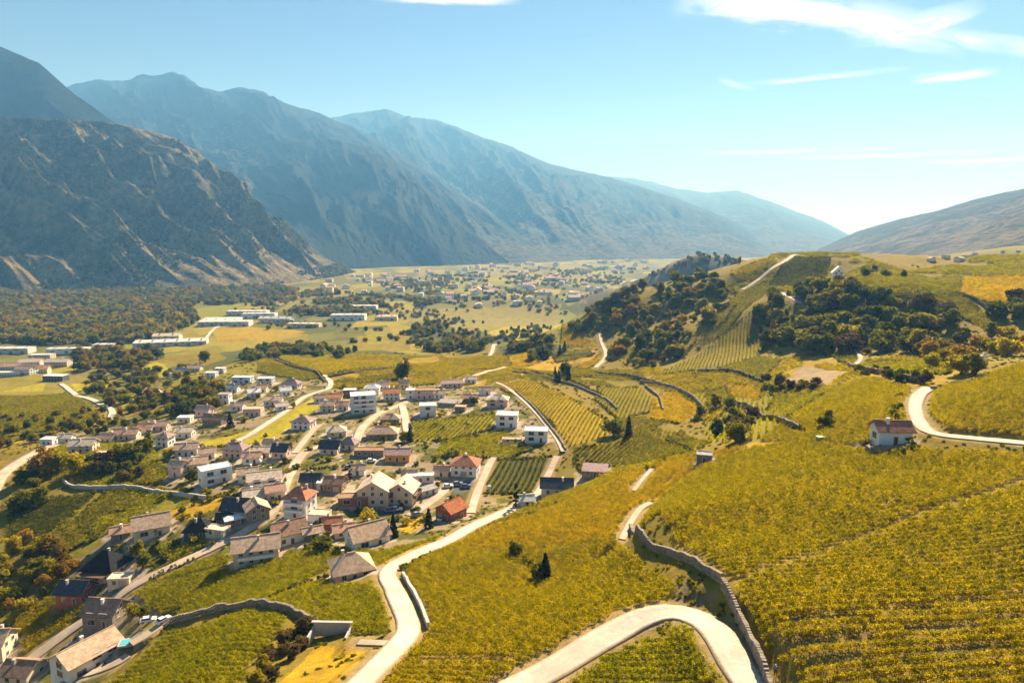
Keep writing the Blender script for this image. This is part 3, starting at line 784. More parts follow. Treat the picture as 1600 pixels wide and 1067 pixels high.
# ------------------------------------------------------------------ mountains
def spline(pts, n):
    p = np.array(pts, float)
    s = np.concatenate([[0], np.cumsum(np.hypot(np.diff(p[:, 0]), np.diff(p[:, 1])))]); s /= s[-1]
    k = np.linspace(0, 1, n)
    return np.stack([np.interp(k, s, p[:, i]) for i in range(p.shape[1])], 1), s
def floor_t(py, h=165.0):
    return h / -ray(np.zeros_like(np.asarray(py, float)) + 800, py)[..., 2]
def mountain(name, crest, base, nu, nv, mat, gul=(90, 14), seed=1, prof=1.15, back=0.7, rough=18.0, crest_j=10.0, lean=0.0):
    c = np.array(crest, float); b = np.array(base, float)
    C = at_depth(c[:, 0], c[:, 1], c[:, 2])
    t = b[:, 2] if b.shape[1] > 2 else floor_t(b[:, 1])
    B = at_depth(b[:, 0], b[:, 1], t)
    s = np.linspace(0, 1, nu)
    def res(P):
        a = np.concatenate([[0], np.cumsum(np.linalg.norm(np.diff(P[:, :2], axis=0), axis=1))]); a /= a[-1]
        return np.stack([np.interp(s, a, P[:, i]) for i in range(3)], 1)
    Cr, Br = res(C), res(B)
    v = np.concatenate([np.linspace(-back, 0, nv // 3, endpoint=False), np.linspace(0, 1, nv)])
    V = v[None, :]; S = s[:, None]
    X = Cr[:, None, 0] + (Br[:, None, 0] - Cr[:, None, 0]) * V
    Y = Cr[:, None, 1] + (Br[:, None, 1] - Cr[:, None, 1]) * V
    zf = np.where(V >= 0, np.clip(1 - V, 0, 1) ** prof, 1 - np.abs(V) / back * 0.8)
    Z = Br[:, None, 2] + (Cr[:, None, 2] - Br[:, None, 2]) * zf
    env = np.where(V >= 0, np.clip(np.sin(np.pi * np.clip(V, 0, 1) ** 0.75), 0, 1), 0.5 * np.abs(V) / back)
    relh = np.clip((Cr[:, None, 2] - Br[:, None, 2]) / max(1.0, float((Cr[:, 2] - Br[:, 2]).max())), 0.05, 1)
    A, F = gul
    warp = (fbm(S * F * 0.6 + 0 * V, V * 3 + 0 * S, 3, seed + 50) - 0.5) * 1.3
    g = 0.72 * ridged(S * F + warp + lean * V, V * 1.6 + 0 * S + 10, 4, seed, 0.5) + 0.28 * ridged(S * F * 3.1 + warp * 2, V * 4.0 + 0 * S + 4, 3, seed + 77, 0.5)
    g2 = fbm(X / 240.0, Y / 240.0, 5, seed + 3)
    Z = Z + A * (g - 0.62) * 2 * env * relh + rough * (g2 - 0.5) * 2 * np.clip(env + 0.15, 0, 1) * relh
    Z[:, nv // 3:] += crest_j * (fbm(S * F * 3, 0 * S + 3, 4, seed + 9) - 0.5) * 2 * np.exp(-np.clip(v[None, nv // 3:], 0, 1) * 14) * relh
    Z[:, -1] -= 30
    veg = fbm(X / 130.0 + Z / 90.0, Y / 130.0, 5, seed + 21)
    me = grid_mesh(name, X, Y, Z, mat)
    a_ = me.attributes.new('high', 'FLOAT', 'POINT')
    a_.data.foreach_set('value', np.clip((Z - Br[:, None, 2]) / np.maximum(1, (Cr[:, None, 2] - Br[:, None, 2])), 0, 1).astype(np.float32).ravel())
    return tag(link(name, me), kind='structure'), X, Y, Z
def mountain_mat(name, forest, scrub, rock, cover, low):
    """forest over scrub and rock, split by real cover (noise), more scrub towards the foot"""
    t = NT(new_mat(name))
    hi = t.attr('high').outputs['Fac']
    n1 = t.noise(0.0045, 8, 0.62, dist=0.4); n2 = t.noise(0.03, 6, 0.65); n3 = t.noise(0.13, 4, 0.6)
    f = t.math('ADD', t.math('ADD', t.math('MULTIPLY', n1, 0.55), t.math('MULTIPLY', n2, 0.3)), t.math('MULTIPLY', n3, 0.15))
    f = t.math('ADD', f, t.math('MULTIPLY', t.math('SUBTRACT', hi, 0.5), low))
    k = t.ramp(f, cover - 0.07, cover + 0.07)
    ground_ = t.mix(t.ramp(n2, 0.40, 0.62), rock, scrub)
    col = t.mix(k, ground_, forest)
    col = t.mix(t.ramp(n3, 0.3, 0.7), t.mix(0.45, col, (0.02, 0.025, 0.02)), col)
    hgt = t.math('ADD', t.math('MULTIPLY', n3, 11.0), t.math('MULTIPLY', n2, 34.0))
    return t.finish(col, 0.95, t.bump(hgt, 0.9, 1.0), 0.05)
MM_near = mountain_mat('mountain_near', (0.065, 0.068, 0.024), (0.19, 0.155, 0.06), (0.34, 0.25, 0.14), 0.51, 0.05)
MM_wood = mountain_mat('mountain_forest', (0.012, 0.024, 0.019), (0.045, 0.052, 0.03), (0.11, 0.10, 0.07), 0.34, 0.12)
MM_far = mountain_mat('mountain_far', (0.010, 0.022, 0.018), (0.05, 0.055, 0.035), (0.15, 0.13, 0.10), 0.44, 0.25)
MM_right = mountain_mat('mountain_right', (0.030, 0.036, 0.022), (0.11, 0.095, 0.055), (0.24, 0.18, 0.13), 0.47, 0.15)
M1 = mountain('mountain', [(-600,120,2450),(-250,160,2500),(0,183,2560),(100,186,2620),(200,197,2680),(270,216,2740),(310,237,2780),(350,277,2800),(400,322,2830),(450,362,2850),(500,397,2850),(550,425,2840)],
         [(-300,480),(-60,464),(150,458),(250,456),(330,453),(390,450),(430,447),(460,444),(490,440),(515,436),(535,432),(556,426)], 460, 190, MM_near, (210, 10), 4, 1.0, 0.5, 24, 10)
mountain('mountain', [(-600,-60,3700),(-250,0,3650),(0,73,3600),(60,98,3580),(120,150,3520),(185,197,3450),(240,240,3350),(300,300,3250)],
         [(-500,300,2850),(-200,300,2900),(0,300,2950),(60,300,2950),(120,300,2960),(185,310,3000),(240,330,3020),(310,350,3050)], 200, 90, MM_wood, (90, 8), 14, 1.0, 0.5, 35, 12)
mountain('mountain', [(40,165,7000),(120,131,7000),(150,122,7000),(190,126,7000),(230,118,6900),(268,112,6800),(290,118,6800),(312,136,6700),(345,141,6700),(380,134,6600),(420,150,6500),(470,168,6400),(520,185,6300),(580,215,6100),(640,250,5900),(700,290,5600),(760,330,5300),(820,370,5000),(880,403,4700)],
         [(430,428),(480,424),(540,420),(580,418),(620,416),(660,416),(700,415),(740,414),(780,413),(820,412),(850,411),(880,410),(905,409)], 320, 140, MM_far, (230, 10), 24, 1.05, 0.5, 80, 30)
mountain('mountain', [(230,320,5300),(340,241,5200),(420,221,5150),(500,215,5000),(560,226,4850),(620,256,4700),(680,305,4400),(720,345,4150),(760,380,3900),(792,408,3700)],
         [(420,430),(500,425),(560,421),(610,418),(660,416),(710,415),(750,414),(800,413)], 260, 120, MM_wood, (140, 8), 34, 0.9, 0.4, 60, 18)
mountain('mountain', [(380,345,4300),(480,304,4200),(560,309,4000),(620,331,3800),(660,366,3600),(692,408,3420)],
         [(470,426),(560,421),(620,418),(660,417),(690,416)], 180, 90, MM_wood, (90, 6), 44, 0.9, 0.4, 30, 10)
mountain('mountain', [(430,240,9500),(520,184,9300),(560,176,9200),(600,171,9000),(640,184,9000),(690,189,8900),(740,210,8800),(800,231,8600),(860,256,8400),(950,277,8100),(1000,291,7900),(1060,312,7700),(1110,330,7500),(1160,352,7300),(1195,380,7000),(1218,399,6800)],
         [(640,413),(760,410),(900,408),(1000,406),(1080,405),(1150,404),(1222,402)], 320, 130, MM_far, (260, 12), 54, 1.1, 0.5, 90, 26)
mountain('mountain', [(860,275,12600),(960,276,12500),(1020,284,12400),(1060,296,12300),(1105,301,12200),(1150,297,12000),(1200,313,11800),(1250,333,11600),(1285,345,11400),(1325,366,11000)],
         [(960,400),(1050,398),(1150,397),(1250,396),(1340,394)], 160, 60, MM_far, (140, 7), 64, 1.1, 0.5, 60, 26)
mountain('mountain', [(1225,418,5200),(1280,389,5000),(1340,361,4700),(1400,344,4400),(1460,330,4200),(1520,313,4000),(1600,294,3800),(1800,240,3500),(2200,180,3200)],
         [(1235,420,3300),(1300,414,2700),(1380,411,2200),(1450,408,1800),(1520,404,1560),(1600,402,1450),(1800,402,1350),(2200,420,1200)], 260, 110, MM_right, (60, 9), 74, 1.0, 0.5, 30, 10)

# ------------------------------------------------------------------ haze: even, pale valley air round everything
hz = MB().box((0, 5400, 1000), (30000, 17600, 2120))
hm = bpy.data.materials.new('haze_air'); hm.use_nodes = True
hm.node_tree.nodes.clear()
h_o = hm.node_tree.nodes.new('ShaderNodeOutputMaterial')
h_v = hm.node_tree.nodes.new('ShaderNodeVolumePrincipled')
h_v.inputs['Color'].default_value = (0.17, 0.475, 1.0, 1)
h_v.inputs['Density'].default_value = 1.15e-4
h_v.inputs['Absorption Color'].default_value = (1, 1, 1, 1)
h_v.inputs['Anisotropy'].default_value = 0.2
hm.node_tree.links.new(h_v.outputs[0], h_o.inputs['Volume'])
haze = tag(hz.build('haze', hm), kind='stuff', label='pale blue haze filling the valley air')

# ------------------------------------------------------------------ houses
WALLC = {'white': (0.82, 0.80, 0.75), 'cream': (0.76, 0.64, 0.46), 'beige': (0.68, 0.55, 0.41), 'pink': (0.68, 0.48, 0.41), 'stone': (0.50, 0.41, 0.32),
         'grey': (0.56, 0.55, 0.54), 'orange': (0.72, 0.34, 0.06), 'brown': (0.24, 0.14, 0.08), 'red': (0.36, 0.12, 0.06), 'blue': (0.62, 0.69, 0.74), 'yellow': (0.70, 0.52, 0.20), 'dark': (0.10, 0.10, 0.11)}
ROOFC = {'tan': (0.62, 0.43, 0.29), 'beige': (0.74, 0.59, 0.44), 'brown': (0.36, 0.22, 0.15), 'dark': (0.06, 0.055, 0.055), 'slate': (0.075, 0.08, 0.095), 'black': (0.028, 0.028, 0.032),
         'orange': (0.70, 0.32, 0.13), 'salmon': (0.70, 0.41, 0.27), 'red': (0.50, 0.18, 0.08), 'mauve': (0.36, 0.26, 0.24), 'white': (0.82, 0.80, 0.76), 'pink': (0.62, 0.41, 0.33), 'grey': (0.36, 0.34, 0.33), 'rust': (0.44, 0.20, 0.12), 'pale': (0.60, 0.57, 0.53)}
def wall_m(c): return surf_mat('wall_' + c, WALLC[c], 0.9, 0.10, 0.7, 0.1, 0.02)
def roof_m(c):
    nm = 'roof_' + c
    if nm in MATS:
        return MATS[nm]
    t = NT(new_mat(nm))
    o = t.node('ShaderNodeTexCoord').outputs['Object']
    wv = t.node('ShaderNodeTexWave', {'Scale': 2.6, 'Distortion': 1.2, 'Detail': 2.0}, bands_direction='X')
    t.l.new(o, wv.inputs[0])
    n1 = t.noise(0.9, 5, 0.65); n2 = t.noise(4.0, 3, 0.6)
    col = ROOFC[c]
    base = t.mix(t.ramp(n1, 0.32, 0.7), tuple(v * 0.72 for v in col), tuple(min(1, v * 1.2) for v in col))
    base = t.mix(t.ramp(n2, 0.55, 0.75, 0, 0.35), base, (0.10, 0.09, 0.07))
    MATS[nm] = t.finish(base, 0.95, t.bump(wv.outputs['Fac'], 0.4, 0.06), 0.06)
    return MATS[nm]
M_frame = surf_mat('window_frame_white', (0.66, 0.64, 0.60), 0.6, 0.05, 1.0, 0.05, 0.01)
M_stone = surf_mat('wall_stone', (0.26, 0.215, 0.165), 0.95, 0.35, 1.6, 0.5, 0.06)
M_wood = surf_mat('wood_brown', (0.16, 0.085, 0.045), 0.7, 0.25, 3.0, 0.3, 0.02)
M_conc = surf_mat('concrete', (0.45, 0.42, 0.38), 0.9, 0.15, 1.0, 0.2, 0.03)
gl = NT(new_mat('window_glass'))
MATS['glass'] = gl.finish((0.035, 0.045, 0.055), 0.08, None, 0.6)
M_glass = MATS['glass']
def window_mesh(nm, w, h):
    mb = MB()
    f = 0.09
    mb.box((0, -0.03, h / 2), (w, 0.05, h), 0, 1)                          # pane
    mb.box((0, -0.05, h + f / 2), (w + 2 * f, 0.11, f), 0, 0); mb.box((0, -0.07, -f / 2), (w + 3 * f, 0.16, f), 0, 0)
    mb.box((-w / 2 - f / 2, -0.05, h / 2), (f, 0.11, h), 0, 0); mb.box((w / 2 + f / 2, -0.05, h / 2), (f, 0.11, h), 0, 0)
    mb.box((0, -0.065, h / 2), (0.06, 0.05, h), 0, 0)
    return mb.mesh(nm, [M_frame, M_glass])
WIN = {'n': (window_mesh('window', 1.1, 1.35), 1.1), 'w': (window_mesh('window', 2.4, 1.6), 2.4)}
_mb = MB(); _mb.box((0, -0.03, 1.05), (1.0, 0.08, 2.1)); _mb.box((0, -0.05, 2.16), (1.24, 0.14, 0.12), 0, 1); _mb.box((-0.56, -0.05, 1.05), (0.12, 0.14, 2.1), 0, 1); _mb.box((0.56, -0.05, 1.05), (0.12, 0.14, 2.1), 0, 1)
DOOR = _mb.mesh('door', [M_wood, M_frame])
_mb = MB(); _mb.box((0, -0.03, 1.1), (2.6, 0.08, 2.2)); [_mb.box((0, -0.075, 0.3 + i * 0.52), (2.5, 0.03, 0.04), 0, 1) for i in range(4)]
GARAGE = _mb.mesh('garage_door', [surf_mat('garage_paint', (0.40, 0.37, 0.34), 0.6, 0.1), M_frame])
house_spots = []
def roof_mesh(kind, w, d, rh, ov, mats):
    mb = MB(); X, Y = w / 2 + ov, d / 2 + ov; th = 0.22
    drop = rh * ov / (d / 2)
    if kind in ('gable', 'hip', 'pyramid'):
        ins = 0.0 if kind == 'gable' else min(w / 2 - 0.2, d / 2) * (0.9 if kind == 'hip' else 1.0)
        if kind == 'pyramid': ins = w / 2 - 0.15
        rx = X - (ins + ov if ins else 0)
        top = [(-X, -Y, -drop), (X, -Y, -drop), (X, Y, -drop), (-X, Y, -drop), (-rx, 0, rh), (rx, 0, rh)]
        bot = [(x, y, z - th) for x, y, z in top]
        v = top + bot
        f = [(0, 1, 5, 4), (2, 3, 4, 5), (6, 10, 11, 7), (8, 11, 10, 9), (0, 6, 7, 1), (2, 8, 9, 3)]
        if kind == 'gable':
            f += [(1, 7, 11, 5), (5, 11, 8, 2), (3, 9, 10, 4), (4, 10, 6, 0)]
        else:
            f += [(1, 2, 5), (3, 0, 4), (7, 11, 8), (9, 10, 6), (1, 7, 8, 2), (3, 9, 6, 0)]
        mb.add(v, f)
        mb.box((0, 0, rh + 0.05), (2 * rx + 0.1, 0.28, 0.16))
    elif kind == 'shed':
        v = [(-X, -Y, 0.0), (X, -Y, 0.0), (X, Y, rh), (-X, Y, rh)]
        v += [(x, y, z - th) for x, y, z in v]
        mb.add(v, [(0, 1, 2, 3), (7, 6, 5, 4), (0, 4, 5, 1), (1, 5, 6, 2), (2, 6, 7, 3), (3, 7, 4, 0)])
    else:
        mb.box((0, 0, 0.12), (2 * X, 2 * Y, 0.24))
        for sx, sy, lx, ly in ((0, -1, 2 * X, 0.2), (0, 1, 2 * X, 0.2), (-1, 0, 0.2, 2 * Y - 0.4), (1, 0, 0.2, 2 * Y - 0.4)):
            mb.box((sx * (X - 0.1), sy * (Y - 0.1), 0.36), (lx, ly, 0.24))
    return mb.mesh('roof', mats)
def house(px, py, w, d, wh, rot, roof, rh, wc, rc, label, name='house', cat='house', win=True, opts='', group=None):
    p = on_ground(px, py)[0]
    rz = R(rot)
    rnd = random.Random(int(px * 13 + py))
    ca, sa = math.cos(rz), math.sin(rz)
    zs = [float(ground_z(p[0] + x * ca - y * sa, p[1] + x * sa + y * ca)) for x in (-w / 2, w / 2) for y in (-d / 2, d / 2)]
    z = max(float(p[2]), sum(zs) / 4)
    o = thing(name, (p[0], p[1], z), rz, label, cat, group)
    house_spots.append((p[0], p[1], rz, w / 2 + 1.2, d / 2 + 1.2))
    foot = z - min(zs) + 1.0
    mb = MB()
    mb.box((0, 0, (wh - foot) / 2), (w, d, wh + foot))
    if roof == 'gable':
        for s in (-1, 1):
            x0, x1 = s * w / 2, s * (w / 2 - 0.25)
            mb.add([(x0, -d / 2, wh), (x0, d / 2, wh), (x0, 0, wh + rh - 0.24), (x1, -d / 2, wh), (x1, d / 2, wh), (x1, 0, wh + rh - 0.24)],
                   [(0, 1, 2), (5, 4, 3), (0, 2, 5, 3), (1, 4, 5, 2)])
    if roof == 'shed':
        mb.add([(-w / 2, d / 2, wh), (w / 2, d / 2, wh), (w / 2, d / 2, wh + rh * 0.8), (-w / 2, d / 2, wh + rh * 0.8), (w / 2, -d / 2, wh), (-w / 2, -d / 2, wh)],
               [(0, 1, 2, 3), (1, 4, 2), (0, 3, 5), (3, 2, 4, 5)])
    wall = mb.build('wall', wall_m(wc), o)
    ov = 0.7 if roof in ('gable', 'hip', 'pyramid') else 0.15
    rf = link('roof', roof_mesh(roof, w, d, rh, ov, roof_m(rc)), o, (0, 0, wh + 0.02))
    if roof in ('gable', 'hip', 'pyramid') and win:
        cx, cy = w * rnd.uniform(-0.25, 0.25), d * rnd.choice((-0.16, 0.16))
        cz = rh * (1 - abs(cy) / (d / 2))
        c = MB(); c.box((0, 0, 0.35), (0.7, 0.7, 1.9)); c.box((0, 0, 1.36), (0.86, 0.86, 0.12))
        link('chimney', c.mesh('chimney', M_conc if rnd.random() < 0.6 else wall_m('white')), rf, (cx, cy, cz))
    if win:
        floors = max(1, int(round(wh / 2.75)))
        faces = [((0, -d / 2), 0.0, w), ((w / 2, 0), R(90), d), ((0, d / 2), R(180), w), ((-w / 2, 0), R(-90), d)]
        for fi, ((fx, fy), ang, L) in enumerate(faces):
            kind = 'w' if ('W' in opts and fi in (0, 3)) else 'n'
            me, ww = WIN[kind]
            n = max(1, int((L - 1.0) / (ww + 1.7)))
            for fl in range(floors):
                zz = fl * wh / floors + 0.95 * min(1, wh / floors / 2.6)
                for i in range(n):
                    u = (i - (n - 1) / 2) * (L - 1.6) / max(n, 1)
                    if fi == 0 and fl == 0 and i == n // 2:
                        g_ = 'G' in opts
                        do = link('garage_door' if g_ else 'door', GARAGE if g_ else DOOR, o, (fx + u * math.cos(ang), fy + u * math.sin(ang), 0.02))
                        do.rotation_euler = (0, 0, ang)
                        continue
                    if rnd.random() < 0.1:
                        continue
                    wo = link('window', me, o, (fx + u * math.cos(ang), fy + u * math.sin(ang), zz))
                    wo.rotation_euler = (0, 0, ang)
            if roof == 'gable' and fi in (1, 3) and rh > 2.2:
                wo = link('window', WIN['n'][0], o, (fx, fy, wh + 0.15)); wo.rotation_euler = (0, 0, ang)
        if 'B' in opts and floors > 1:
            for fl in range(1, floors):
                zb = fl * wh / floors
                b = MB(); b.box((0, -0.7, -0.1), (w * 0.8, 1.4, 0.2))
                b.box((0, -1.36, 0.95), (w * 0.8, 0.06, 0.08)); b.box((0, -1.36, 0.45), (w * 0.8, 0.03, 0.75))
                for s in (-1, 1):
                    b.box((s * w * 0.4, -0.7, 0.5), (0.05, 1.35, 0.9))
                link('balcony', b.mesh('balcony', M_wood if 'K' in opts else wall_m('white')), o, (0, -d / 2 - 0.02, zb))
        if 'V' in opts:   # veranda roof on posts along the near side
            b = MB(); b.box((0, -1.7, 2.7), (w * 0.9, 3.2, 0.16))
            for s in (-1, -0.33, 0.33, 1):
                b.box((s * w * 0.42, -3.1, 1.3), (0.16, 0.16, 2.7))
            link('veranda', b.mesh('veranda', M_wood), o, (0, -d / 2, 0))
        if 'D' in opts:   # dormer
            dm = MB(); dm.box((0, -d * 0.25, rh * 0.55), (2.0, 2.0, 1.3)); dm.box((0, -d * 0.25 - 0.1, rh * 0.55 + 0.72), (2.5, 2.5, 0.14))
            link('dormer', dm.mesh('dormer', wall_m('white')), rf)
        if 'P' in opts:   # solar panels on the near roof slope
            for i in range(4):
                sp_ = MB().box((0, 0, 0), (1.0, 1.6, 0.05))
                a = math.atan2(rh, d / 2)
                q = link('solar_panel', sp_.mesh('solar_panel', M_glass), rf, ((i - 1.5) * 1.1, -d * 0.25, rh * 0.5 + 0.12)); q.rotation_euler = (a, 0, 0)
    return o
